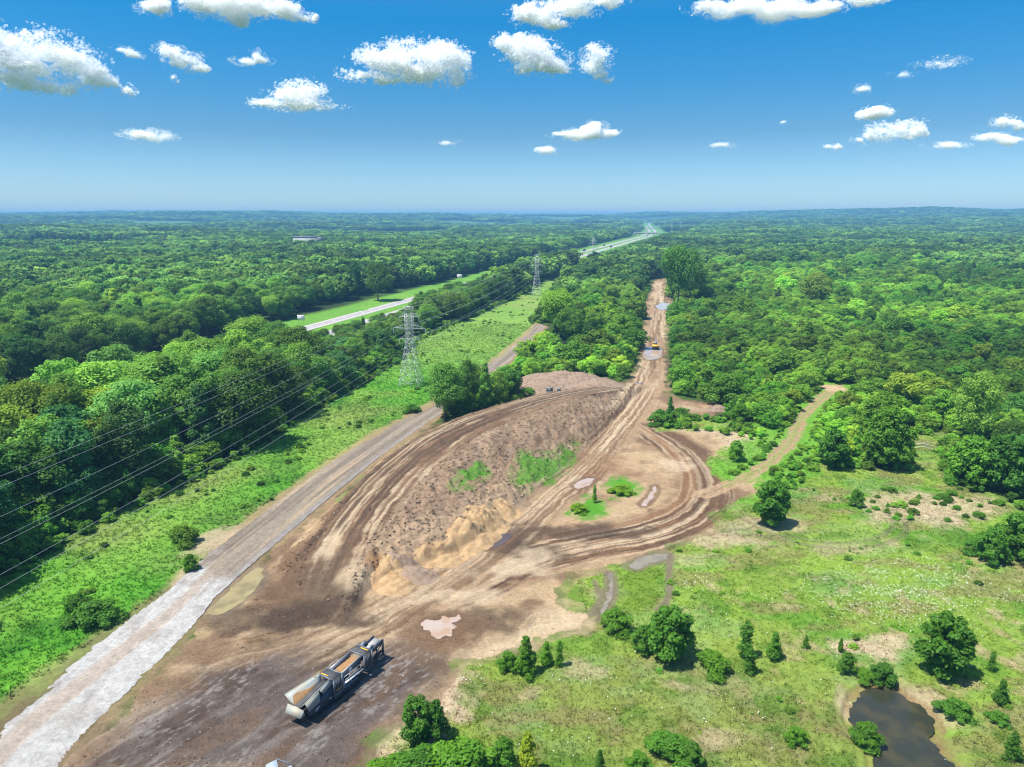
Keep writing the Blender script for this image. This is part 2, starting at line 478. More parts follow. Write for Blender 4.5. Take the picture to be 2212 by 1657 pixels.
def bank_height(X, Y):
    """height of the bank, and its place across (0 left foot, 1 right foot) — -1 outside"""
    Hh = np.zeros(len(X)); U = np.full(len(X), -1.0)
    x0, x1 = bu[..., 0].min(), bu[..., 0].max(); y0, y1 = bu[..., 1].min(), bu[..., 1].max()
    box = np.where((X > x0) & (X < x1) & (Y > y0) & (Y < y1))[0]
    if len(box) == 0:
        return Hh, U
    xs = X[box]; ys = Y[box]
    ordr = np.argsort(ys); xs = xs[ordr]; ys = ys[ordr]; ids = box[ordr]
    nu, nv = bu.shape[:2]
    for i in range(nu - 1):
        for j in range(nv - 1):
            for tri in (((i, j), (i + 1, j), (i + 1, j + 1)), ((i, j), (i + 1, j + 1), (i, j + 1))):
                A, B, C = (bu[t] for t in tri)
                ylo = min(A[1], B[1], C[1]); yhi = max(A[1], B[1], C[1])
                a = np.searchsorted(ys, ylo); b = np.searchsorted(ys, yhi)
                if a == b:
                    continue
                px = xs[a:b]; py = ys[a:b]
                det = (B[1] - C[1]) * (A[0] - C[0]) + (C[0] - B[0]) * (A[1] - C[1])
                if abs(det) < 1e-9:
                    continue
                l1 = ((B[1] - C[1]) * (px - C[0]) + (C[0] - B[0]) * (py - C[1])) / det
                l2 = ((C[1] - A[1]) * (px - C[0]) + (A[0] - C[0]) * (py - C[1])) / det
                l3 = 1 - l1 - l2
                m = (l1 > -1e-6) & (l2 > -1e-6) & (l3 > -1e-6)
                if m.any():
                    k = ids[a:b][m]
                    z = l1[m] * A[2] + l2[m] * B[2] + l3[m] * C[2]
                    v = (l1[m] * tri[0][1] + l2[m] * tri[1][1] + l3[m] * tri[2][1]) / (nv - 1)
                    up = z >= Hh[k]
                    Hh[k] = np.where(up, z, Hh[k]); U[k] = np.where(up, v, U[k])
    return Hh, U

PONDPX = [(1435, 1080), (1450, 1020), (1490, 978), (1560, 960), (1630, 970), (1680, 1008), (1740, 1040), (1800, 1090), (1820, 1140), (1800, 1185), (1822, 1230), (1880, 1290), (1960, 1400), (1900, 1480), (1600, 1450), (1540, 1290), (1530, 1240), (1480, 1180), (1440, 1130)]
POND = catmull(wpoly([(1150 + .48 * a, 1017.5 + .48 * b) for a, b in PONDPX] + [(1150 + .48 * 1435, 1017.5 + .48 * 1080)]), 5)
PUDDLES = [
    ('long muddy olive puddle in the ditch beside the paved road', [(440, 1328), (500, 1270), (556, 1226), (568, 1243), (556, 1270), (520, 1300), (480, 1326)], 'olive'),
    ('pale pink puddle in the dirt yard behind the screening machine', [(912, 1348), (926, 1337), (945, 1339), (958, 1331), (975, 1335), (991, 1329), (994, 1339), (979, 1347), (989, 1357), (976, 1362), (973, 1374), (962, 1371), (951, 1381), (937, 1374), (933, 1364), (915, 1359)], 'pink'),
    ('wide muddy puddle across the dirt road just behind the excavator', [(1393, 752), (1407, 749), (1428, 751), (1430, 767), (1421, 775), (1396, 777), (1390, 767)], 'pink'),
    ('pale sky coloured puddle on the far dirt road beside the tall dark tree', [(1415, 661), (1430, 654), (1443, 655), (1455, 660), (1450, 665), (1433, 669), (1422, 667)], 'clear'),
    ('curved strip of water standing in a wheel rut of the turning loop', [(1385, 1088), (1398, 1076), (1408, 1062), (1413, 1050), (1419, 1052), (1416, 1066), (1404, 1084), (1390, 1093)], 'pink'),
    ('pale wet patch on the haul road by the weedy island', [(1238, 1050), (1262, 1034), (1282, 1034), (1276, 1046), (1252, 1056)], 'pink'),
    ('dark grey puddle on the haul road below the sand heaps', [(1040, 1178), (1058, 1162), (1090, 1152), (1104, 1158), (1084, 1176), (1060, 1186)], 'dark'),
    ('grey muddy water along the north edge of the meadow by the wheel ruts', [(1352, 1222), (1378, 1208), (1412, 1199), (1440, 1196), (1436, 1208), (1400, 1220), (1372, 1230)], 'grey'),
    ('grey muddy water in the short rut that curves through the meadow grass', [(1312, 1240), (1320, 1238), (1324, 1262), (1322, 1290), (1308, 1318), (1300, 1330), (1298, 1322), (1312, 1290), (1316, 1262)], 'grey'),
]
puddle_w = [(lab, catmull(wpoly(p + [p[0]]), 4), k) for lab, p, k in PUDDLES]

def far_hills(X, Y):
    r = np.hypot(X, Y)
    a = np.arctan2(X, np.maximum(Y, 1))
    h = 52 * sstep(2600, 7500, r) * (0.62 + 0.55 * fbm(a * 5 + 30, r / 2600.0, 91, 3)) * (1 + 0.12 * a)
    hx = np.interp(Y, HWY_Y, HWY_X)
    h += 30 * np.exp(-((a + .42) / .17) ** 2) * sstep(3600, 5400, r) + 34 * np.exp(-((a - .56) / .20) ** 2) * sstep(4200, 6600, r)
    h += 36 * sstep(800, 2200, r) * (fbm(X / 750.0, Y / 900.0, 93, 3) - 0.45) * 2 * sstep(60, 420, np.abs(X - hx - 25))
    d = np.abs(a - 0.186)
    return h * (1 - 0.75 * np.exp(-(d / 0.035) ** 2) * (r < 6200))

def ground_z(X, Y, fine=True):
    X = np.asarray(X, float); Y = np.asarray(Y, float)
    z = far_hills(X, Y)
    near = 1 - sstep(350, 700, np.hypot(X, Y))
    z = z + near * (0.55 * (fbm(X / 38.0, Y / 38.0, 5, 3) - .5))
    bh, bv = bank_height(X, Y)
    rd = poly_sd(X, Y, road_poly, 10)
    z = np.where(rd > -6, z * sstep(-6, -1, -rd - 1.0) , z)
    di = poly_sd(X, Y, DIRT, 8)
    flat = sstep(-4, 3, di)
    z = z * (1 - 0.85 * flat)
    if fine:
        rough = (fbm(X / 1.1, Y / 1.1, 21, 3) - .5)
        lumps = (fbm(X / 5.5, Y / 5.5, 22, 3) - .5)
        face = sstep(.50, .56, bv) * sstep(1.0, .9, bv)
        z = z + bh + face * np.minimum(bh, 1.5) * (0.95 * rough + 0.95 * lumps) + flat * (bv < 0) * 0.10 * rough
        left = (bv >= 0) * (1 - sstep(.22, .30, bv))
        z = z + left * np.minimum(bh, 1) * (0.45 * rough)
    else:
        z = z + bh
    # ruts along the ways
    for line, wid, dep in ((MAIN, 5.5, .17), (LOOP, 6.0, .20), (RAMP, 6.0, .15), (YARDWAY, 4.0, .09)):
        d, s = path_coords(X, Y, line, wid + 3)
        m = sstep(wid + 1.5, wid - .5, np.abs(d))
        z = z - m * dep * (vnoise(d * 1.35 + .25 * np.sin(s * .06), s * .02, 31) * 2 - .6)
    d, s = path_coords(X, Y, TRAIL, 4)
    z = z - 0.18 * np.exp(-((np.abs(d) - 1.0) / .4) ** 2)
    pd = poly_sd(X, Y, POND, 12)
    z = z - 1.0 * sstep(-1.8, 1.2, pd) * (pd > -2) + 0.25 * np.exp(-((pd + 3.0) / 1.6) ** 2)
    for lab, p, k in puddle_w:
        q = poly_sd(X, Y, p, 3)
        f = sstep(-1.2, .1, q)
        z = z * (1 - f) - 0.05 * f
    return z

SHEET = (0.0, 0.0)
# ------------------------------------------------------------------ ground colours: what the soil, weeds and stones themselves are
C = dict(
    grass=alb(112, 176, 52), grass_dk=alb(70, 138, 38), grass_lt=alb(150, 200, 80), strip=alb(104, 178, 50), strip2=alb(136, 200, 66), olive=alb(172, 178, 100), straw=alb(196, 184, 128), meadow=alb(160, 190, 78),
    meadow2=alb(172, 206, 84), wood=alb(58, 78, 38), dirt=alb(204, 170, 132), dirt_dk=alb(142, 112, 86), dirt_vdk=alb(98, 80, 66), sand=alb(238, 212, 174), sand2=alb(226, 194, 150), spoil=alb(194, 164, 134),
    spoil_dk=alb(162, 134, 110), orange=alb(190, 140, 88), yard=alb(122, 109, 101), yard_lt=alb(160, 148, 138), brown=alb(166, 126, 92), greymud=alb(162, 144, 120), scrub=alb(96, 132, 48), verge=alb(126, 184, 66))

def mixc(c, col, m):
    return c * (1 - m[:, None]) + col[None, :] * m[:, None]

def ground_colour(X, Y):
    n = len(X)
    r = np.hypot(X, Y)
    n1 = fbm(X / 14.0, Y / 14.0, 1, 4); n2 = fbm(X / 3.0, Y / 3.0, 2, 4); n3 = fbm(X / 45.0, Y / 45.0, 3, 3); n4 = fbm(X / 0.9, Y / 0.9, 4, 2)
    wx = (fbm(X / 4.0, Y / 4.0, 11, 4) - .5); wy = (fbm(X / 4.0, Y / 4.0, 12, 4) - .5)
    Xw = X + 4.5 * wx; Yw = Y + 4.5 * wy
    c = np.tile(C['wood'], (n, 1)); g = np.ones(n)
    c = mixc(c, C['scrub'], sstep(.35, .65, n1) * .6)
    # far country: patchwork of canopy greens, a few fields
    far = sstep(2500, 4500, r)
    c = mixc(c, alb(66, 106, 66), far * (.5 + .5 * n1)); c = mixc(c, alb(120, 160, 90), far * sstep(.66, .70, fbm(X / 420.0, Y / 420.0, 51, 2)) * .8)
    # grass strip
    m = sstep(-1.5, 1.5, poly_sd(Xw, Yw, STRIP, 6))
    gs = np.tile(C['strip'], (n, 1)); gs = mixc(gs, C['strip2'], sstep(.42, .68, n1) * .8); gs = mixc(gs, C['grass_dk'], sstep(.5, .72, fbm(X / 7.0, Y / 7.0, 14, 4)) * .75)
    gs = mixc(gs, C['olive'], sstep(.55, .75, n3) * .55)
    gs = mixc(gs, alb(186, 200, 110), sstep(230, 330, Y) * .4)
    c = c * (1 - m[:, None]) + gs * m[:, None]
    # meadow
    m = sstep(-2.0, 2.0, np.maximum(poly_sd(Xw, Yw, MEADOW, 8), poly_sd(Xw, Yw, MEADOW_BACK, 8)))
    gm = np.tile(C['meadow'], (n, 1))
    gm = mixc(gm, C['meadow2'], sstep(.40, .64, n1) * .75); gm = mixc(gm, C['grass'], sstep(.50, .66, fbm(X / 9.0, Y / 9.0, 15, 4)) * .7)
    ol = np.exp(-(((X - 22) / 26) ** 2 + ((Y - 74) / 15) ** 2))
    gm = mixc(gm, C['olive'], np.clip(ol * 1.2, 0, 1) * (.5 + .5 * n1)); gm = mixc(gm, alb(142, 150, 74), np.clip(ol, 0, 1) * sstep(.45, .62, n2) * .8)
    gm = mixc(gm, alb(164, 190, 132), sstep(.52, .64, fbm(X / 8.0 + 9, Y / 5.0, 25, 4)) * .3)
    gm = gm * np.array([.90, .92, .84])
    gm = mixc(gm, alb(158, 140, 96), sstep(.56, .68, fbm(X / 10.0, Y / 5.0 + 4, 26, 4)) * .55)
    gm = mixc(gm, alb(96, 140, 44), sstep(.58, .70, fbm(X / 4.5, Y / 4.5 + 4, 27, 4)) * .6)
    gm = mixc(gm, C['straw'], sstep(.60, .76, n2) * (.35 + .45 * sstep(.45, .6, n3)))
    for (px, py, rx, ry, amt) in ((2010, 1090, 17, 9, .75), (1960, 1115, 12, 7, .6), (1690, 935, 13, 12, .0), (1600, 955, 14, 12, .9), (1530, 950, 10, 12, 1.0), (1880, 1400, 7, 3.0, .9), (1640, 1135, 12, 4, .6), (1830, 1185, 12, 3, .4), (1560, 1165, 9, 4, .7),
                                  (1480, 1205, 12, 3, .35), (960, 1500, 4, 6, 1.0), (880, 1590, 4, 4, .9), (830, 1640, 3, 3, .8), (1840, 1530, 3, 6, .7), (2020, 1520, 3, 5, .6), (1260, 1450, 4, 2, .4), (1480, 1480, 4, 1.5, .45), (1150, 1500, 3, 2, .4), (1560, 1600, 4, 2, .4)):
        p = at(px, py)
        m2 = np.exp(-(((Xw - p[0]) / rx) ** 2 + ((Yw - p[1]) / ry) ** 2))
        gm = mixc(gm, C['sand'] * .92, sstep(.25, .85, m2 + (n2 - .5) * .9) * amt)
    dk = poly_sd(Xw, Yw, wpoly([(1325, 1240), (1440, 1200), (1445, 1290), (1400, 1330), (1330, 1320)]), 4)
    gm = mixc(gm, alb(124, 158, 48), sstep(-1, 1.5, dk) * .8)
    c = c * (1 - m[:, None]) + gm * m[:, None]
    # dirt
    sd = poly_sd(Xw, Yw, DIRT, 8)
    dm = sstep(-.7, .9, sd + (n2 - .5) * 1.6)
    bh, bv = bank_height(X, Y)
    cd = np.tile(C['dirt'], (n, 1))
    cd = mixc(cd, C['sand2'], sstep(.49, .58, n1 + (n4 - .5) * .08) * .75); cd = mixc(cd, C['dirt_dk'], sstep(.52, .60, fbm(X / 11.0, Y / 11.0, 16, 4) + (n4 - .5) * .08) * .8)
    cd = mixc(cd, C['dirt_dk'], sstep(.48, .7, n2) * .35)
    yd = sstep(-4, 3, poly_sd(Xw, Yw, YARD, 10))
    cy = np.tile(C['yard'], (n, 1))
    ax = (X * .49 + Y * .87); ay = (X * .87 - Y * .49)                      # along / across the machine's line
    stn = fbm(ay / 1.6, ax / 12.0, 17, 4)
    cy = mixc(cy, C['yard_lt'], sstep(.52, .68, stn) * .65); cy = mixc(cy, C['dirt_vdk'], sstep(.48, .62, fbm(ay / 3.0, ax / 9.0, 18, 4)) * .75); cy = mixc(cy, alb(136, 110, 88), sstep(.54, .64, fbm(ay / 3.0, ax / 12.0, 19, 4)) * .6)
    cy = mixc(cy, alb(196, 188, 182), sstep(.60, .72, fbm(ay / .35, ax / 1.2, 23, 2)) * sstep(.50, .62, n1) * .55)
    cd = cd * (1 - yd[:, None]) + cy * yd[:, None]
    sm = sstep(-2.0, 2.0, poly_sd(Xw, Yw, SAND, 6) + (n2 - .5) * 2)
    cd = mixc(cd, alb(240, 214, 172), sm * .9)
    # the bank
    on = (bv >= 0)
    face = on * sstep(.47, .53, bv)
    cb = np.tile(C['spoil'], (n, 1)); cb = mixc(cb, C['spoil_dk'], sstep(.46, .62, n2) * .7); cb = mixc(cb, C['dirt_dk'], sstep(.62, .78, n4) * .45); cb = mixc(cb, C['sand2'], sstep(.66, .8, 1 - n4) * .5); cb = mixc(cb, alb(178, 148, 118), sstep(.55, .72, n1) * .6)
    cb = mixc(cb, alb(206, 178, 146), sstep(.86, .99, bv) * .55)
    cd = cd * (1 - face[:, None]) + cb * face[:, None]
    left = on * (1 - sstep(.20, .28, bv))
    cl = mixc(np.tile(C['dirt'], (n, 1)), C['sand2'], sstep(.45, .6, n2) * .8)
    cl = mixc(cl, C['dirt_dk'], sstep(.40, .56, fbm(X / 2.2, Y / 9.0, 24, 4)) * .85)
    cd = cd * (1 - left[:, None]) + cl * left[:, None]
    def streaks(line, wid, base, lo, hi, seed, f=1.25, k=.022, edge=1.6, amt=1.0):
        nonlocal cd
        d, s = path_coords(Xw * .25 + X * .75, Yw * .25 + Y * .75, line, wid + 5)
        end = s.max() if len(s) else 1
        m = sstep(wid + edge * 1.6, wid - edge, np.abs(d) + (n2 - .5) * 4.5 + (n1 - .5) * 5) * amt * sstep(1, 22, s) * sstep(end - .5, end - 12, s)
        raw = d
        d = d + 1.6 * (vnoise(s * .05, d * .12, seed + 7) - .5) + 1.0 * (n2 - .5)
        a = vnoise(d * f, s * k, seed) * .45 + vnoise(d * f * 2.7, s * k * 2, seed + 1) * .35 + n2 * .2
        b = fbm(d * .32, s * .03, seed + 2, 3)
        q = np.tile(base, (n, 1)); q = mixc(q, lo, sstep(.50, .58, a) * .9); q = mixc(q, hi, sstep(.51, .60, 1 - a) * sstep(.36, .52, b) * .95)
        lug = (np.sin(s * 7.0 + d * 2.0) > .2) * sstep(.5, .6, vnoise(d * .9, s * .015, seed + 5))
        q = mixc(q, lo * .8, lug * sstep(.5, .62, a) * .5)
        q = mixc(q, base, .12 + .25 * sstep(.4, .6, n1))
        cd = cd * (1 - m[:, None]) + q * m[:, None]
        rs = np.random.default_rng(seed)
        for j in range(7):
            off = rs.uniform(-1, 1) * wid * .8; ph = rs.uniform(0, 99); wv = rs.uniform(1.2, 3.0)
            w_ = off + wv * (vnoise(s * .018 + ph, s * 0 + ph, seed + j) - .5) * 2 + .35 * (n2 - .5)
            line_ = np.exp(-((np.abs(raw - w_) - 1.05) / .30) ** 2)
            live = sstep(.42, .58, vnoise(s * .022 + ph * 2, s * 0, seed + 40 + j)) * m * rs.uniform(.45, .9)
            tread = .7 + .3 * (np.sin(s * 9.0) > 0)
            cd = mixc(cd, lo * .82 if j % 2 else hi * 1.02, line_ * live * tread)
    streaks(YARDWAY, 4.5, C['dirt'], C['dirt_dk'], C['sand'], 61, amt=.8)
    streaks(LOOP, 6.6, C['brown'], C['dirt_vdk'], C['sand'], 65, f=1.0)
    streaks(RAMP, 7.0, C['dirt_dk'] * 1.15, C['dirt_vdk'] * 1.1, C['sand'] * .95, 69, f=.7, k=.012)
    streaks(MAIN, 5.6, C['dirt'] * .92, C['dirt_dk'] * .85, C['sand'], 73, f=1.0, k=.012)
    streaks(SPUR, 4.0, C['sand2'], C['dirt'], C['sand'], 77)
    hd_, hs_ = path_coords(Xw, Yw, catmull(wpoly([(835, 1225, 0), (960, 1170, 0), (1030, 1140, .3), (1055, 1105, .8), (1100, 1080, 1)]), 6), 8)
    cd = mixc(cd, alb(212, 182, 146), sstep(5.0, 1.5, np.abs(hd_) + (n2 - .5) * 5) * .8)
    # dark wet soil and pale dried spots with shapes of their own
    for (px, py, rx, ry, cc, amt) in ((1240, 1150, 16, 4, 'dirt_vdk', .8), (1150, 1190, 9, 3.5, 'dirt_vdk', .7), (1075, 1165, 7, 5, 'dirt_vdk', .8), (650, 1290, 11, 12, 'dirt_vdk', .75), (600, 1270, 6, 12, 'dirt_dk', .8), (700, 1330, 9, 5, 'dirt_vdk', .7), (540, 1335, 13, 6, 'dirt_vdk', .75), (1020, 1345, 7, 5, 'dirt_vdk', .75),
                                      (930, 1355, 9, 6, 'dirt_dk', .8), (1300, 1000, 10, 14, 'brown', .5), (420, 1400, 8, 5, 'dirt_dk', .7), (330, 1480, 7, 5, 'dirt_dk', .7), (1150, 1065, 6, 5, 'sand2', .4), (1460, 1003, 5, 5, 'sand', .8), (1120, 1230, 8, 4, 'sand', .75),
                                      (770, 1265, 3.5, 4, 'sand', .6), (720, 1200, 3, 6, 'sand', .7), (985, 1290, 9, 3, 'sand', .7), (870, 1240, 7, 3, 'orange', .7), (1165, 1195, 4, 3, 'sand', .6), (1360, 1060, 9, 6, 'sand2', .6), (1300, 1080, 6, 5, 'dirt_dk', .4), (1590, 1080, 8, 6, 'dirt_dk', .45)):
        p = at(px, py)
        m2 = np.exp(-(((Xw - p[0]) / rx) ** 2 + ((Yw - p[1]) / ry) ** 2))
        cd = mixc(cd, C[cc], sstep(.25, .8, m2 + (n2 - .5) * .8) * amt)
    p = at(1580, 1075)
    c = c * (1 - dm[:, None]) + cd * dm[:, None]
    g = g * (1 - dm)
    # wet grey mud rims, weeds that came up on the dirt
    for poly, amt in (([(975, 1088, 2), (1000, 1058, 2.6), (1045, 1028, 3), (1058, 1040, 2.6), (1020, 1075, 2), (985, 1100, 1.6)], .95), ([(1105, 1050, 1.6), (1125, 995, 3.2), (1200, 985, 2), (1245, 955, 1.8), (1232, 1005, .8), (1180, 1040, .6), (1130, 1068, .6)], .85),
                      ([(735, 1078, .2), (790, 1022, .5), (798, 1030, .6), (748, 1082, .3)], 1.0), ([(1232, 1112), (1268, 1068), (1296, 1082), (1325, 1100), (1290, 1118), (1256, 1122)], 1.0), ([(1303, 1058), (1328, 1030), (1362, 1036), (1382, 1052), (1362, 1076), (1326, 1080)], 1.0)):
        q = poly_sd(X + 2.2 * wx, Y + 2.2 * wy, wpoly(poly), 5)
        mm = sstep(-.9, .9, q + (n2 - .5) * 3.0) * amt
        c = mixc(c, C['strip'] * .95, mm); g = np.maximum(g, mm)
    for lab, p, k in puddle_w:
        q = poly_sd(X, Y, p, 5)
        c = mixc(c, (C['dirt_dk'] if k in ('pink', 'dark', 'clear') else C['greymud'] * .8), sstep(-1.3, .1, q + (n2 - .5) * 1.4) * .75); g = g * (1 - sstep(-1.2, -.2, q))
    q = poly_sd(X, Y, POND, 6)
    mm = sstep(-.6, .4, q + (n2 - .5) * 2.2)
    c = mixc(c, alb(176, 146, 100), mm * .75); g = g * (1 - mm)
    c = mixc(c, alb(92, 70, 36), sstep(.3, 2.0, q))
    # wheel ruts in the grass
    for pts, half, gap, amt in (([(1520, 1068), (1600, 1035), (1660, 1000), (1705, 955), (1730, 905), (1765, 868), (1808, 832)], .75, 1.15, .9),
                                ([(1285, 1255), (1294, 1290), (1280, 1318), (1272, 1330)], .5, 0, .8), ([(1315, 1235), (1320, 1262), (1317, 1292), (1300, 1325), (1290, 1342)], .5, 0, .9), ([(1447, 1195), (1446, 1245), (1446, 1280), (1436, 1305), (1420, 1318)], .55, 0, .9),
                                ([(1600, 1110), (1700, 1160), (1820, 1180), (1910, 1165), (1945, 1135), (1925, 1105)], .6, 1.2, .4), ([(1560, 1150), (1640, 1150), (1720, 1175), (1800, 1190)], .6, 1.2, .35)):
        L = catmull(wpoly(pts), 8)
        d, s = path_coords(X + .8 * wx, Y + .8 * wy, L, 5)
        mm = sstep(half + .35, half - .25, np.abs(np.abs(d) - gap)) * amt * sstep(.2, .45, vnoise(s * .2, d * .5, 88) + .25)
        c = mixc(c, C['sand2'] if amt > .85 and gap else C['greymud'] * .85, mm); g = g * (1 - mm)
        if amt > .85 and gap:
            verge = sstep(13, 8, np.abs(d) + (n2 - .5) * 6) * (Y > 120); c = mixc(c, C['strip2'] * .9, verge * (1 - dm) * .9)
            broad = sstep(2.5, 1.0, np.abs(d) + (n2 - .5) * 3.0) * (.55 + .4 * sstep(.3, .7, np.abs(np.abs(d) - .1)))
            c = mixc(c, C['dirt'], broad); g = g * (1 - broad * .8)
    # bare shoulder along the paved road
    rd = poly_sd(X, Y, road_poly, 6)
    mm = sstep(-2.4, -.5, rd + (n2 - .5) * 3.2) * (.75)
    mm = mm * np.where(dm > .5, .3, np.where(Y < 120, .55, 1))
    c = mixc(c, C['dirt'] * .95, mm); g = g * (1 - mm)
    for (px, py, rx, ry) in ((470, 1165, 5, 8), (400, 1245, 2.5, 4)):
        p = at(px, py); m2 = np.exp(-(((Xw - p[0]) / rx) ** 2 + ((Yw - p[1]) / ry) ** 2)); k = sstep(.3, .8, m2 + (n2 - .5) * .9) * .8
        c = mixc(c, C['sand'] * .85, k); g = g * (1 - k)
    # highway verges
    d, s = path_coords(X, Y, HWY, 60)
    mm = sstep(48, 38, np.abs(d + 4))
    c = mixc(c, C['verge'], mm); c = mixc(c, C['grass_lt'], mm * sstep(.5, .7, n1) * .6); g = np.maximum(g, mm)
    # bare clearings far right
    for (px, py, rx, ry, cc) in ((1600, 572, 16, 60, 'orange'), (1740, 566, 95, 30, 'dirt'), (1985, 752, 7, 7, 'sand2'), (1800, 838, 5, 6, 'sand2'), (1245, 500, 60, 60, 'grass_lt')):
        p = at(px, py); m2 = np.exp(-(((X - p[0]) / rx) ** 2 + ((Y - p[1]) / ry) ** 2))
        c = mixc(c, C[cc], sstep(.3, .6, m2))
    c = c * (0.88 + .24 * n4)[:, None]
    return np.clip(c, .004, .85), g

# ------------------------------------------------------------------ ground sheet
def axis_steps(a, b, step0, grow):
    out = [a]; st = step0(a)
    while out[-1] < b:
        out.append(out[-1] + step0(out[-1]))
    return np.array(out)
ys = axis_steps(35.0, 13500.0, lambda y: max(.32, min(y * y / 52000.0, 60 + y * .03)), 1)
ys = np.concatenate([[-200, -120, -60, -20, 5, 20, 28], ys])
xh = axis_steps(0.0, 13500.0, lambda x: .32 if x < 75 else min(.32 + (x - 75) * .022, 420), 1)
xs = np.concatenate([-xh[:0:-1], xh])
GX, GY = np.meshgrid(xs, ys)
gx = GX.ravel(); gy = GY.ravel()
gz = ground_z(gx, gy)
gc, gg = ground_colour(gx, gy)
nx, ny = len(xs), len(ys)
ii = (np.arange(ny - 1)[:, None] * nx + np.arange(nx - 1)[None, :]).ravel()
gf = np.stack([ii, ii + 1, ii + nx + 1, ii + nx], 1)

def ground_mat(name):
    m, nt = new_mat(name)
    out = N(nt, 'ShaderNodeOutputMaterial'); b = N(nt, 'ShaderNodeBsdfPrincipled')
    a = N(nt, 'ShaderNodeAttribute', attribute_name='Col'); k = N(nt, 'ShaderNodeAttribute', attribute_name='Kind')
    sp = N(nt, 'ShaderNodeSeparateColor'); nt.links.new(k.outputs['Color'], sp.inputs[0])
    tc = N(nt, 'ShaderNodeNewGeometry')
    n1 = N(nt, 'ShaderNodeTexNoise'); n1.inputs['Scale'].default_value = 1.9; n1.inputs['Detail'].default_value = 8; n1.inputs['Roughness'].default_value = .76
    n2 = N(nt, 'ShaderNodeTexNoise'); n2.inputs['Scale'].default_value = .55; n2.inputs['Detail'].default_value = 4
    n3 = N(nt, 'ShaderNodeTexVoronoi'); n3.inputs['Scale'].default_value = 3.2
    for n in (n1, n2, n3):
        nt.links.new(tc.outputs['Position'], n.inputs['Vector'])
    # contrast of the fine speckle: stronger in weeds than in soil
    amp = N(nt, 'ShaderNodeMapRange'); amp.inputs[3].default_value = 1.5; amp.inputs[4].default_value = 1.25; nt.links.new(sp.outputs[0], amp.inputs[0])
    s1 = N(nt, 'ShaderNodeMath', operation='SUBTRACT'); s1.inputs[1].default_value = .5; nt.links.new(n1.outputs['Fac'], s1.inputs[0])
    m1 = N(nt, 'ShaderNodeMath', operation='MULTIPLY'); nt.links.new(s1.outputs[0], m1.inputs[0]); nt.links.new(amp.outputs[0], m1.inputs[1])
    s2 = N(nt, 'ShaderNodeMath', operation='MULTIPLY_ADD'); s2.inputs[1].default_value = .5; s2.inputs[2].default_value = .75; nt.links.new(n2.outputs['Fac'], s2.inputs[0])
    ad = N(nt, 'ShaderNodeMath', operation='ADD'); nt.links.new(m1.outputs[0], ad.inputs[0]); nt.links.new(s2.outputs[0], ad.inputs[1])
    cl = N(nt, 'ShaderNodeClamp'); cl.inputs[1].default_value = .25; cl.inputs[2].default_value = 1.7; nt.links.new(ad.outputs[0], cl.inputs[0])
    vm = N(nt, 'ShaderNodeVectorMath', operation='SCALE'); nt.links.new(a.outputs['Color'], vm.inputs[0]); nt.links.new(cl.outputs[0], vm.inputs['Scale'])
    # single pale stones in bare soil and gravel
    st = N(nt, 'ShaderNodeMapRange'); st.inputs[1].default_value = .17; st.inputs[2].default_value = .10
    nt.links.new(n3.outputs['Distance'], st.inputs[0])
    cs = N(nt, 'ShaderNodeSeparateColor'); nt.links.new(n3.outputs['Color'], cs.inputs[0])
    gt = N(nt, 'ShaderNodeMath', operation='GREATER_THAN'); gt.inputs[1].default_value = .80; nt.links.new(cs.outputs[0], gt.inputs[0])
    mm = N(nt, 'ShaderNodeMath', operation='MULTIPLY'); nt.links.new(st.outputs[0], mm.inputs[0]); nt.links.new(gt.outputs[0], mm.inputs[1])
    m3 = N(nt, 'ShaderNodeMath', operation='MULTIPLY'); nt.links.new(mm.outputs[0], m3.inputs[0]); nt.links.new(sp.outputs[1], m3.inputs[1])
    mx = N(nt, 'ShaderNodeMix', data_type='RGBA'); mx.inputs[7].default_value = (.42, .38, .33, 1)
    nt.links.new(m3.outputs[0], mx.inputs[0]); nt.links.new(vm.outputs[0], mx.inputs[6])
    nt.links.new(mx.outputs[2], b.inputs['Base Color'])
    b.inputs['Roughness'].default_value = .95; b.inputs['Specular IOR Level'].default_value = .12
    bp = N(nt, 'ShaderNodeBump'); bp.inputs['Strength'].default_value = .85
    bd = N(nt, 'ShaderNodeMapRange'); bd.inputs[3].default_value = .34; bd.inputs[4].default_value = .22; nt.links.new(sp.outputs[0], bd.inputs[0])
    nt.links.new(bd.outputs[0], bp.inputs['Distance']); nt.links.new(n1.outputs['Fac'], bp.inputs['Height']); nt.links.new(bp.outputs[0], b.inputs['Normal'])
    nt.links.new(b.outputs[0], out.inputs['Surface'])
    return m
GROUND = ground_mat('soil_and_grass')
kind = np.zeros((len(gx), 3)); kind[:, 0] = gg; kind[:, 1] = np.clip(1 - gg, 0, 1) * .8
me = mesh_from('ground', np.stack([gx, gy, gz], 1), gf, GROUND, smooth=True, point_col={'Col': gc, 'Kind': kind})
structure(link('ground', me))

def zat(x, y):
    return float(ground_z(np.array([x]), np.array([y]), False)[0])

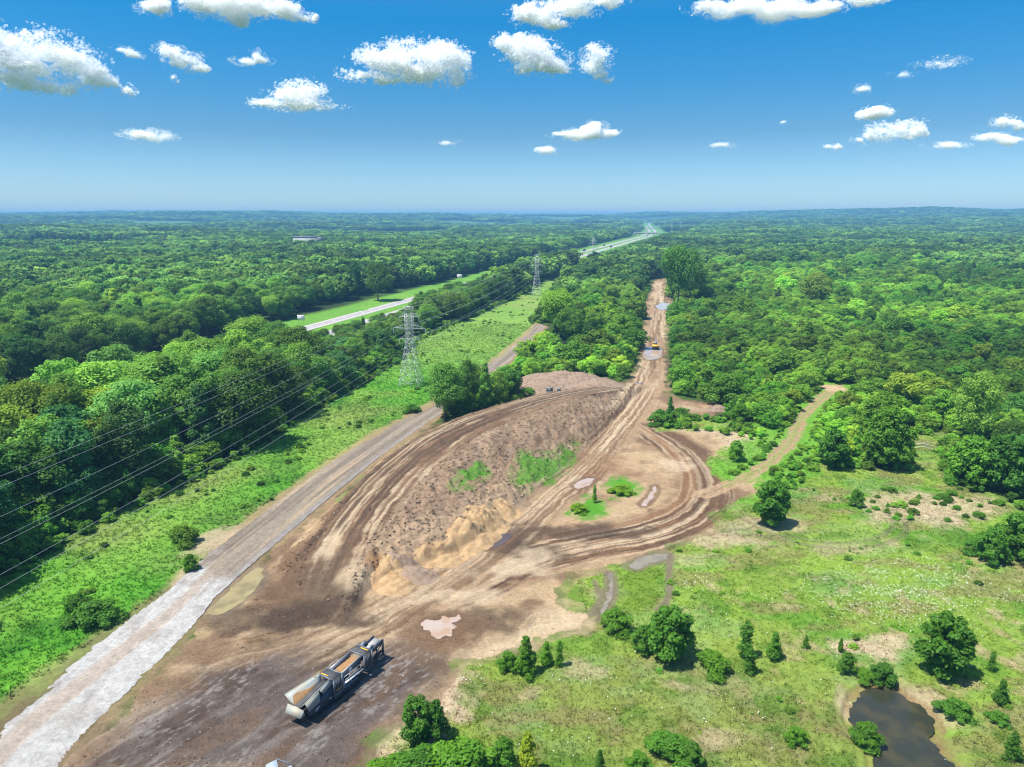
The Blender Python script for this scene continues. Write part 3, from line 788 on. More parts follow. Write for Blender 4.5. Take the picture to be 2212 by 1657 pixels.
# ------------------------------------------------------------------ paved and gravelled access road
def road_sheet():
    nu, nv = len(road_l), 30
    lu = catmull(road_l, 6); ru = catmull(road_r, 6)
    tv = np.linspace(0, 1, nv)
    P = lu[:, None, :] * (1 - tv)[None, :, None] + ru[:, None, :] * tv[None, :, None]
    wid = np.linalg.norm(ru - lu, axis=1)
    j0 = (vnoise(np.arange(len(lu)) * .35, np.zeros(len(lu)), 3) - .5) * .6 + (vnoise(np.arange(len(lu)) * .9, np.zeros(len(lu)), 5) - .5) * .25
    j1 = (vnoise(np.arange(len(lu)) * .35, np.zeros(len(lu)), 4) - .5) * .6 + (vnoise(np.arange(len(lu)) * .9, np.zeros(len(lu)), 6) - .5) * .25
    d = (ru - lu) / wid[:, None]
    P[:, 0] += d * j0[:, None]; P[:, -1] += d * j1[:, None]
    X = P[..., 0].ravel(); Y = P[..., 1].ravel()
    T = np.tile(tv, len(lu)); s = np.repeat(np.concatenate([[0], np.cumsum(np.linalg.norm(np.diff(lu, axis=0), axis=1))]), nv)
    Z = np.full(len(X), .10) - .05 * (np.abs(T - .5) * 2) ** 4
    Z += .05 * (vnoise(T * 9, s * .05, 8) - .5) + .04 * (fbm(X / 1.2, Y / 1.2, 9, 2) - .5)
    white0 = at(405, 1255)[1]; n2 = fbm(X / 3.0, Y / 3.0, 2, 4); n4 = fbm(X / .7, Y / .7, 4, 2)
    front = sstep(white0 + 9, white0 - 5, Y + (n2 - .5) * 14 + (T - .5) * 9 + 9 * (vnoise(T * 12, s * .05, 46) - .5))
    old = np.tile(alb(184, 168, 148), (len(X), 1))
    a = vnoise(T * 9.0, s * .025, 41) * .6 + vnoise(T * 22, s * .05, 42) * .4
    old = mixc(old, alb(152, 138, 122), sstep(.48, .6, a) * .8); old = mixc(old, alb(214, 188, 152), sstep(.52, .62, 1 - a) * sstep(.4, .6, vnoise(T * 4, s * .03, 43)) * .8)
    old = mixc(old, alb(184, 178, 172), sstep(.8, .93, T) * .7)
    wh = np.tile(alb(228, 224, 217), (len(X), 1)); wh = mixc(wh, alb(200, 192, 182), sstep(.5, .7, n2) * .6)
    tr = np.exp(-((T - .45 + .03 * np.sin(s * .05)) / .16) ** 2)
    wh = mixc(wh, alb(206, 172, 132), sstep(.42, .7, tr * (.55 + .75 * vnoise(T * 14, s * .05, 44)) ) * .45)
    c = old * (1 - front[:, None]) + wh * front[:, None]
    c *= (.84 + .32 * n4)[:, None]
    k = np.zeros((len(X), 3)); k[:, 1] = .9
    idx = (np.arange(len(lu) - 1)[:, None] * nv + np.arange(nv - 1)[None, :]).ravel()
    F = np.stack([idx, idx + 1, idx + nv + 1, idx + nv], 1)[:, ::-1]
    me = mesh_from('gravel_road', np.stack([X, Y, Z], 1), F, GROUND, smooth=True, point_col={'Col': c, 'Kind': k})
    structure(link('gravel_road', me), 'straight old paved road with fresh white gravel at its near end')
road_sheet()

# ------------------------------------------------------------------ highway: two carriageways with painted lines
def ribbon(line, o0, o1, z, nv=2, closed=False, every=1):
    L = line[::every]
    t = np.gradient(L, axis=0); t /= np.linalg.norm(t, axis=1)[:, None]
    nrm = np.stack([-t[:, 1], t[:, 0]], 1)
    A = L + nrm * o0; B = L + nrm * o1
    zz = far_hills(L[:, 0], L[:, 1]) + z
    return np.vstack([np.column_stack([A, zz]), np.column_stack([B, zz])]), [(i, i + 1, len(L) + i + 1, len(L) + i) for i in range(len(L) - 1)]
HW = catmull(HWY, 6)
CONC = paint('highway_concrete', tuple(alb(222, 214, 206)), .9, dirt=(.33, .30, .27), dirt_amt=.5, scale=.15, spec=.2)
ASPH = paint('highway_asphalt', tuple(alb(204, 198, 194)), .9, dirt=(.25, .24, .23), dirt_amt=.5, scale=.2, spec=.2)
WHITE = paint('road_paint', (.78, .78, .75), .7, dirt_amt=.15)
for lo in (5.5, -15.5):
    b = MB(); b.add(*ribbon(HW, lo, lo + 11.0, .10)); structure(b.build('highway', CONC), 'concrete shouldered highway carriageway')
    b = MB(); b.add(*ribbon(HW, lo + 2.2, lo + 9.4, .115)); structure(b.build('highway_lanes', ASPH))
    b = MB()
    for off in (lo + 2.3, lo + 9.1):
        b.add(*ribbon(HW, off, off + .2, .125))
    cum = np.concatenate([[0], np.cumsum(np.linalg.norm(np.diff(HW, axis=0), axis=1))])
    for s in np.arange(120, 1500, 12.0):
        i = min(int(np.searchsorted(cum, s)), len(HW) - 2)
        p = HW[i - 1] + (HW[i] - HW[i - 1]) * (s - cum[i - 1]) / (cum[i] - cum[i - 1]); t = HW[i] - HW[i - 1]; t /= np.linalg.norm(t)
        b.add(*ribbon(np.array([p, p + t * 2.0, p + t * 4.0]), lo + 5.7, lo + 5.95, .125))
    structure(b.build('highway_markings', WHITE))

# ------------------------------------------------------------------ standing water
def water_mat(name, rgb, rough, rgb2=None):
    m, nt = new_mat(name)
    out = N(nt, 'ShaderNodeOutputMaterial'); b = N(nt, 'ShaderNodeBsdfPrincipled')
    g = N(nt, 'ShaderNodeNewGeometry'); n1 = N(nt, 'ShaderNodeTexNoise'); n1.inputs['Scale'].default_value = .35; n1.inputs['Detail'].default_value = 4
    nt.links.new(g.outputs['Position'], n1.inputs['Vector'])
    mx = N(nt, 'ShaderNodeMix', data_type='RGBA'); mx.inputs[6].default_value = (*rgb, 1); mx.inputs[7].default_value = (*(rgb2 if rgb2 is not None else tuple(c * .7 for c in rgb)), 1)
    r = N(nt, 'ShaderNodeMapRange'); r.inputs[1].default_value = .45; r.inputs[2].default_value = .65; nt.links.new(n1.outputs['Fac'], r.inputs[0]); nt.links.new(r.outputs[0], mx.inputs[0])
    nt.links.new(mx.outputs[2], b.inputs['Base Color'])
    b.inputs['Roughness'].default_value = rough; b.inputs['IOR'].default_value = 1.33
    n2 = N(nt, 'ShaderNodeTexNoise'); n2.inputs['Scale'].default_value = 3.0; nt.links.new(g.outputs['Position'], n2.inputs['Vector'])
    bp = N(nt, 'ShaderNodeBump'); bp.inputs['Strength'].default_value = .04; nt.links.new(n2.outputs['Fac'], bp.inputs['Height']); nt.links.new(bp.outputs[0], b.inputs['Normal'])
    nt.links.new(b.outputs[0], out.inputs['Surface'])
    return m
WM = dict(olive=water_mat('muddy_water_olive', tuple(alb(196, 178, 124)), .08), pink=water_mat('muddy_water_tan', tuple(alb(222, 200, 184)), .08, tuple(alb(212, 178, 146))), clear=water_mat('muddy_water_pale', tuple(alb(214, 216, 218)), .35),
          dark=water_mat('muddy_water_dark', tuple(alb(120, 104, 98)), .1), grey=water_mat('muddy_water_grey', tuple(alb(176, 164, 142)), .12), pond=water_mat('pond_water', (.028, .031, .021), .04, (.050, .044, .022)))
def water_sheet(name, poly, z, mat, label):
    p = poly[:-1] if np.allclose(poly[0], poly[-1]) else poly
    # irregular shoreline
    q = []
    for i in range(len(p)):
        a, b = p[i], p[(i + 1) % len(p)]
        for t in (0, .33, .66):
            v = a + (b - a) * t
            k = .75 * (fbm(np.array([v[0] * 1.1]), np.array([v[1] * 1.1]), 77, 3)[0] - .5)
            nrm = np.array([b[1] - a[1], a[0] - b[0]]); nrm /= np.linalg.norm(nrm) + 1e-9
            q.append(v + nrm * k * min(1.5, np.linalg.norm(p.max(0) - p.min(0)) * .3))
    q = np.array(q); c = q.mean(0)
    import bmesh
    bm = bmesh.new()
    f = bm.faces.new([bm.verts.new((*v, z)) for v in q])
    if f.normal.z < 0 or True:
        f.normal_update()
        if f.normal.z < 0:
            f.normal_flip()
    me = bpy.data.meshes.new(name); bm.to_mesh(me); bm.free(); me.materials.append(mat)
    return structure(link(name, me), label)
for lab, p, k in puddle_w:
    water_sheet('puddle', p, .0, WM[k], lab)
water_sheet('pond', POND, -.45, WM['pond'], 'small dark pond with a brown rim in the meadow')

# ------------------------------------------------------------------ plants
BARK = paint('bark', (.13, .105, .08), .9, dirt=(.22, .2, .17), dirt_amt=.6, scale=3, bump=.4)
LEAF_BROAD = leaf_mat('broadleaf_leaves', (.046, .140, .024), (.098, .245, .040), yellow=(.20, .33, .035), yamt=.8, trans=.40)
LEAF_YOUNG = leaf_mat('young_leaves', (.058, .188, .015), (.128, .325, .027), yellow=(.24, .37, .035), yamt=.7, trans=.42)
LEAF_MEADOW = leaf_mat('meadow_bush_leaves', (.050, .155, .014), (.118, .280, .026), yellow=(.14, .28, .02), yamt=.3, trans=.42, vary=.3)

def leaves(rng, lobes, n, leaf, up=.5, flat=0.0):
    """n small leaf sprays spread over lobes (centre, radius, squash); returns vertices, quads and a random value per leaf"""
    w = np.array([l[1] ** 2 for l in lobes]); w = w / w.sum()
    k = rng.choice(len(lobes), n, p=w)
    cen = np.array([l[0] for l in lobes])[k]; rad = np.array([l[1] for l in lobes])[k]; sq = np.array([l[2] for l in lobes])[k]
    d = rng.normal(size=(n, 3)); d[:, 2] = d[:, 2] * .9 + .35
    d /= np.linalg.norm(d, axis=1)[:, None]
    rr = rad * (rng.uniform(.55, 1.06, n) ** .6)
    rr = rr * np.where(rng.uniform(0, 1, n) < .15, rng.uniform(1.0, 1.45, n), 1.0)
    off = d * rr[:, None]; off[:, 2] *= sq
    p = cen + off
    nr = d * .75 + np.array([0, 0, up]) + rng.normal(size=(n, 3)) * .34
    nr /= np.linalg.norm(nr, axis=1)[:, None]
    t = np.cross(nr, rng.normal(size=(n, 3))); t /= np.linalg.norm(t, axis=1)[:, None]
    b = np.cross(nr, t)
    sz = leaf * rng.uniform(.6, 1.35, n)
    a1 = t * sz[:, None] * .62; b1 = b * (sz * rng.uniform(.32, .52, n))[:, None]
    sag = nr * (sz * .16)[:, None]
    V = np.stack([p - a1 - sag, p - b1, p + a1 - sag, p + b1], 1).reshape(-1, 3)
    F = np.arange(4 * n).reshape(n, 4)
    lv = np.clip(.55 * rng.uniform(0, 1, n) + .45 * np.array([l[3] for l in lobes])[k], 0, 1)
    return V, F, lv

def crown_lobes(rng, nl, z0, z1, r, shape='round', lr=(.30, .46)):
    out = []
    for i in range(nl):
        t = (i + rng.uniform(0, 1)) / nl
        if shape == 'round':
            env = math.sqrt(max(0.05, 1 - (2 * t - .95) ** 2 * .92))
        elif shape == 'bush':
            env = math.sqrt(max(0.06, 1 - t ** 2.2)) 
        elif shape == 'cone':
            env = 1.06 - t
        elif shape == 'column':
            env = .75 + .25 * math.sin(t * 9) if t < .8 else (1 - t) * 3.4 + .1
        elif shape == 'vase':
            env = .35 + .75 * t if t < .75 else 1.2 * math.sqrt(max(.05, (1.05 - t) / .3)) * .9
        a = i * 2.39996 + rng.uniform(-.5, .5)
        q = env * r * rng.uniform(.30, .90)
        rad = r * rng.uniform(*lr) * (.55 + .45 * env)
        out.append((np.array([math.cos(a) * q, math.sin(a) * q, z0 + (z1 - z0) * t]), rad, rng.uniform(.6, .85), rng.uniform(0, 1)))
    return out

def trunk_mb(rng, top, r0, lobes, nl=6, lean=.03):
    b = MB()
    ph = rng.uniform(0, 6)
    pts = [np.array([lean * math.sin(ph + t * 3) * t, lean * math.cos(ph + t * 2) * t, top * t]) for t in np.linspace(0, 1, 6)]
    b.tube(pts, [r0 * (1.25 - t) if i else r0 * 1.6 for i, t in enumerate(np.linspace(0, .95, 6))], 7)
    pick = rng.permutation(len(lobes))[:nl]
    for k in pick:
        c = lobes[k][0]
        zs = min(c[2] * .62, top * .9)
        st = np.array([0, 0, zs]); mid = (st + c) / 2 + np.array([0, 0, -.02])
        b.tube([st, mid, c], [r0 * .5, r0 * .33, r0 * .12], 5, cap=False)
    return b

def make_kind(name, specs, leafm, trunk_r=.016):
    """crown and trunk meshes of one metre tall plants"""
    out = []
    for i, sp in enumerate(specs):
        rng = np.random.default_rng(sp.get('seed', 100 + i))
        lb = crown_lobes(rng, sp['lobes'], sp['z0'], sp['z1'], sp['r'], sp.get('shape', 'round'), sp.get('lr', (.30, .46)))
        V, F, lv = leaves(rng, lb, sp['n'], sp['leaf'], sp.get('up', .5))
        top = V[:, 2].max(); V /= top
        V[:, 2] = np.maximum(V[:, 2], .004)
        cm = mesh_from(name + '_crown', V, F, leafm, face_attr=lv)
        tm = trunk_mb(rng, sp['z1'] * .92 / top, sp.get('tr', trunk_r), [(l[0] / top, l[1] / top, l[2], l[3]) for l in lb], sp.get('limbs', 6)).mesh(name + '_trunk', BARK, smooth=True)
        out.append((cm, tm))
    return out

BROAD = make_kind('broadleaf_tree', [
    dict(lobes=34, z0=.30, z1=.90, r=.40, n=9100, leaf=0.0259, shape='round', seed=1),
    dict(lobes=40, z0=.22, z1=.92, r=.36, n=9100, leaf=0.0245, shape='round', seed=2, lr=(.24, .40)),
    dict(lobes=30, z0=.38, z1=.90, r=.46, n=9100, leaf=0.0274, shape='vase', seed=3),
    dict(lobes=46, z0=.16, z1=.94, r=.33, n=9100, leaf=0.0230, shape='round', seed=4, lr=(.24, .38)),
    dict(lobes=36, z0=.28, z1=.90, r=.44, n=9800, leaf=0.0266, shape='round', seed=5, lr=(.22, .42)),
    dict(lobes=30, z0=.24, z1=.93, r=.30, n=7700, leaf=0.0245, shape='column', seed=6, lr=(.34, .5)),
    dict(lobes=34, z0=.10, z1=.95, r=.25, n=9000, leaf=.024, shape='cone', seed=8, lr=(.34, .5)),
    dict(lobes=42, z0=.20, z1=.90, r=.42, n=9800, leaf=0.0252, shape='bush', seed=7, lr=(.22, .36)),
], LEAF_BROAD)
YOUNG = make_kind('young_tree', [
    dict(lobes=18, z0=.18, z1=.86, r=.46, n=3040, leaf=0.0518, shape='bush', seed=21, lr=(.28, .46)),
    dict(lobes=22, z0=.14, z1=.88, r=.40, n=3040, leaf=0.0474, shape='round', seed=22, lr=(.26, .44)),
    dict(lobes=20, z0=.12, z1=.84, r=.56, n=3360, leaf=0.0533, shape='bush', seed=23, lr=(.24, .40)),
    dict(lobes=24, z0=.12, z1=.92, r=.34, n=2880, leaf=0.0444, shape='cone', seed=24, lr=(.34, .5)),
    dict(lobes=20, z0=.22, z1=.90, r=.44, n=3040, leaf=0.0488, shape='vase', seed=25),
    dict(lobes=16, z0=.14, z1=.80, r=.66, n=3360, leaf=0.0577, shape='bush', seed=26, lr=(.24, .40)),
], LEAF_YOUNG, .014)
BUSH = make_kind('bush', [
    dict(lobes=35, z0=.14, z1=.86, r=.42, n=5100, leaf=0.0432, shape='bush', seed=31, lr=(0.223, 0.408)),
    dict(lobes=32, z0=.10, z1=.80, r=.50, n=4760, leaf=0.0475, shape='bush', seed=32, lr=(0.223, 0.390)),
    dict(lobes=35, z0=.10, z1=.90, r=.30, n=3740, leaf=0.0360, shape='cone', seed=33, lr=(0.292, 0.483)),
    dict(lobes=35, z0=.08, z1=.94, r=.17, n=2550, leaf=0.0317, shape='column', seed=34, lr=(0.343, 0.650)),
    dict(lobes=29, z0=.08, z1=.78, r=.62, n=4080, leaf=0.0540, shape='bush', seed=35, lr=(0.189, 0.372)),
    dict(lobes=40, z0=.10, z1=.88, r=.40, n=5780, leaf=0.0432, shape='round', seed=36, lr=(0.223, 0.390)),
], LEAF_MEADOW, .014)
LEAF_FAR = leaf_mat('distant_leaves', (.038, .118, .026), (.080, .210, .042), yellow=(.19, .31, .04), yamt=.75, trans=.38)
FARTREE = make_kind('far_tree', [
    dict(lobes=16, z0=.28, z1=.84, r=.42, n=798, leaf=0.0875, shape='round', seed=41, limbs=2),
    dict(lobes=14, z0=.24, z1=.84, r=.46, n=798, leaf=0.0945, shape='round', seed=42, limbs=2),
    dict(lobes=16, z0=.20, z1=.88, r=.34, n=722, leaf=0.0805, shape='bush', seed=43, limbs=2),
    dict(lobes=16, z0=.26, z1=.86, r=.40, n=798, leaf=0.0875, shape='vase', seed=44, limbs=2),
], LEAF_FAR)

HUES = {'yellow': (3.4, 1.75, 1.0), 'dark green': (.82, .92, .82), 'mid green': (.95, 1.0, .95), 'bright green': (1.25, 1.2, .85), 'yellow-green': (1.9, 1.45, .80), 'olive green': (1.25, 1.02, .95), 'bluish green': (.74, .92, 1.35)}
def plant(kindset, v, name, label, cat, x, y, h, wf=1.0, hue='mid green', group=None, rz=None, parts=True, sink=.0):
    cm, tm = kindset[v % len(kindset)]
    z = zat(x, y) - sink
    rz = RNG.uniform(0, 6.28) if rz is None else rz
    if parts:
        t = thing(name, label, cat, (x, y, z), rz, group)
        t.scale = (h * wf, h * wf, h)
        c = link('crown', cm, t); link('trunk', tm, t); c.color = (*HUES[hue], 1)
    else:
        t = link(name, cm); t.location = (x, y, z); t.rotation_euler = (0, 0, rz); t.scale = (h * wf, h * wf, h); t.color = (*HUES[hue], 1)
        tag(t, label, cat, group)
    return t

TOWERS = [(-36.5, 250.0), (19.0, 545.0), (110.0, 978.0), (263.0, 1414.0), (390.0, 1930.0), (545.0, 2480.0)]
TWL = np.array([(-92, -46)] + TOWERS[:])

# -- where woods may stand
def jittered(x0, x1, y0, y1, sp, rng):
    nx_, ny_ = int((x1 - x0) / sp), int((y1 - y0) / sp)
    a, b = np.meshgrid(np.arange(nx_), np.arange(ny_))
    X = x0 + (a + .5 + rng.uniform(-.42, .42, a.shape)) * sp; Y = y0 + (b + .5 + rng.uniform(-.42, .42, a.shape)) * sp
    X = X.ravel(); Y = Y.ravel()
    m = np.abs(X) < .78 * Y + 22
    return X[m], Y[m]

def side_of_main(X, Y):
    """x of the dirt road's centre at each y (carried straight on past its end)"""
    o = np.argsort(MAIN[:, 1])
    xm = np.interp(Y, MAIN[o, 1], MAIN[o, 0])
    top = MAIN[o[-1]]
    return np.where(Y > top[1], top[0] + (Y - top[1]) * .20, xm)

def free(X, Y, pad_strip=1.0, pad_dirt=1.5, pad_mead=1.0):
    ok = poly_sd(X, Y, STRIP, 12) < -pad_strip
    ok &= poly_sd(X, Y, road_poly, 14) < np.where(Y > 215, -6.0, -3.0)
    ok &= poly_sd(X, Y, DIRT, 12) < -pad_dirt
    ok &= poly_sd(X, Y, MEADOW, 12) < -pad_mead
    ok &= poly_sd(X, Y, MEADOW_BACK, 12) < -pad_mead
    d, s = path_coords(X, Y, HWY, 80)
    az_ = np.arctan2(X, Y)
    ok &= ~((d > np.where(Y > 950, -46, -23)) & (d < np.where(Y < 330, 30, np.where((az_ > -.30) & (Y < 600), 52, 43))))
    d, s = path_coords(X, Y, TRAIL, 20); ok &= (d > 3.2) | (d < -9.5)
    d, s = path_coords(X, Y, TWL, 60); ok &= (np.abs(d) > 9) | (Y < 100)
    a = np.arctan2(X, Y); ok &= ~((np.abs(a - .186) < .006) & (Y > 2300) & (Y < 5600))
    for (px, py, rx, ry) in ((1600, 570, 18, 75), (1740, 566, 100, 42), (1985, 752, 6, 6), (1245, 500, 60, 60), (665, 521, 26, 60)):
        p = at(px, py); ok &= ((X - p[0]) / rx) ** 2 + ((Y - p[1]) / ry) ** 2 > 1
    return ok

trees = []      # tall: x, y, h, wf, variant, zone
young = []
rng = np.random.default_rng(11)
# left wood, the woods across the highway, and all tall woods ahead
X, Y = jittered(-900, 900, 70, 1150, 8.6, rng)
xm = side_of_main(X, Y)
ds, _ = path_coords(X, Y, STRIP, 60)
leftside = X < np.interp(Y, [60, 100, 250, 545, 978, 1414], [-75, -66, -37, 17, 108, 262])
hd, _ = path_coords(X, Y, HWY, 400)
big = np.where(leftside, True, Y > 470 + 60 * (vnoise(X / 60, Y / 60, 5)))
big = np.where(~leftside & (X > xm), Y > 690 + 330 * vnoise(X / 110, Y / 110, 6), big)
redge = (X > 95) & (Y < 215) & (X > np.interp(Y, [95, 125, 150, 175, 215], [92, 110, 118, 124, 150])) 
ok = free(X, Y, 3.0, 4.0, 3.0) & (big | redge)
for x, y, L, re, hq in zip(X[ok], Y[ok], leftside[ok], redge[ok], hd[ok]):
    h = rng.uniform(14.5, 20.5) if L else rng.uniform(12, 17.5)
    if re: h = rng.uniform(7, 12)
    if not L and not re and y < 620: h *= .8
    h *= rng.uniform(.82, 1.12)
    if L and -140 < hq < -20 and -.295 < math.atan2(x, y) < -.135: h = min(h, rng.uniform(7.0, 8.5) + max(0, -hq - 24) * .125)
    elif L and -160 < hq < -20 and -.135 <= math.atan2(x, y) < -.02 and y < 700: h = min(h, rng.uniform(12.5, 14.5) + max(0, -hq - 24) * .12)
    elif L and hq < 0 and y < 240: h *= 1.12
    if y > 900 and -170 < hq < 0: h = max(4.0, min(h, .26 * (-hq - 14)))
    trees.append((x, y, h, rng.uniform(.9, 1.15), (6 if rng.uniform() < .07 else int(rng.choice([0, 1, 2, 3, 4, 5, 7]))), 'left' if L else ('edge' if re else 'ahead')))
# thickets of young growth either side of the dirt road
X, Y = jittered(-60, 760, 120, 1030, 4.4, rng)
xm = side_of_main(X, Y)
leftside = X < np.interp(Y, [60, 100, 250, 545, 978, 1414], [-75, -66, -37, 17, 108, 262]) + 12
ok = free(X, Y, 3.0, 2.4, 2.2) & ~leftside & (Y < 520 + 520 * (X > xm))
bh, bv = bank_height(X, Y); ok &= bv < 0
pm = at(1218, 832); ok &= ((X - pm[0]) / 23) ** 2 + ((Y - pm[1]) / 16) ** 2 > 1
ok &= ~((X > 95) & (Y < 150) & (X < np.interp(Y, [95, 125, 150, 175, 215], [92, 110, 118, 124, 150])))
for x, y in zip(X[ok], Y[ok]):
    k = vnoise(np.array([x / 28]), np.array([y / 28]), 8)[0]
    right = x > side_of_main(np.array([x]), np.array([y]))[0]
    h = rng.uniform(2.8, 5.4) * (1 + .5 * k) * (1 + .25 * (y > 500))
    if not right: h *= 1.12
    if rng.uniform() < .05: h *= 1.75
    young.append((x, y, h, rng.uniform(.95, 1.3), int(rng.integers(0, 6)), 'right' if right else 'middle'))

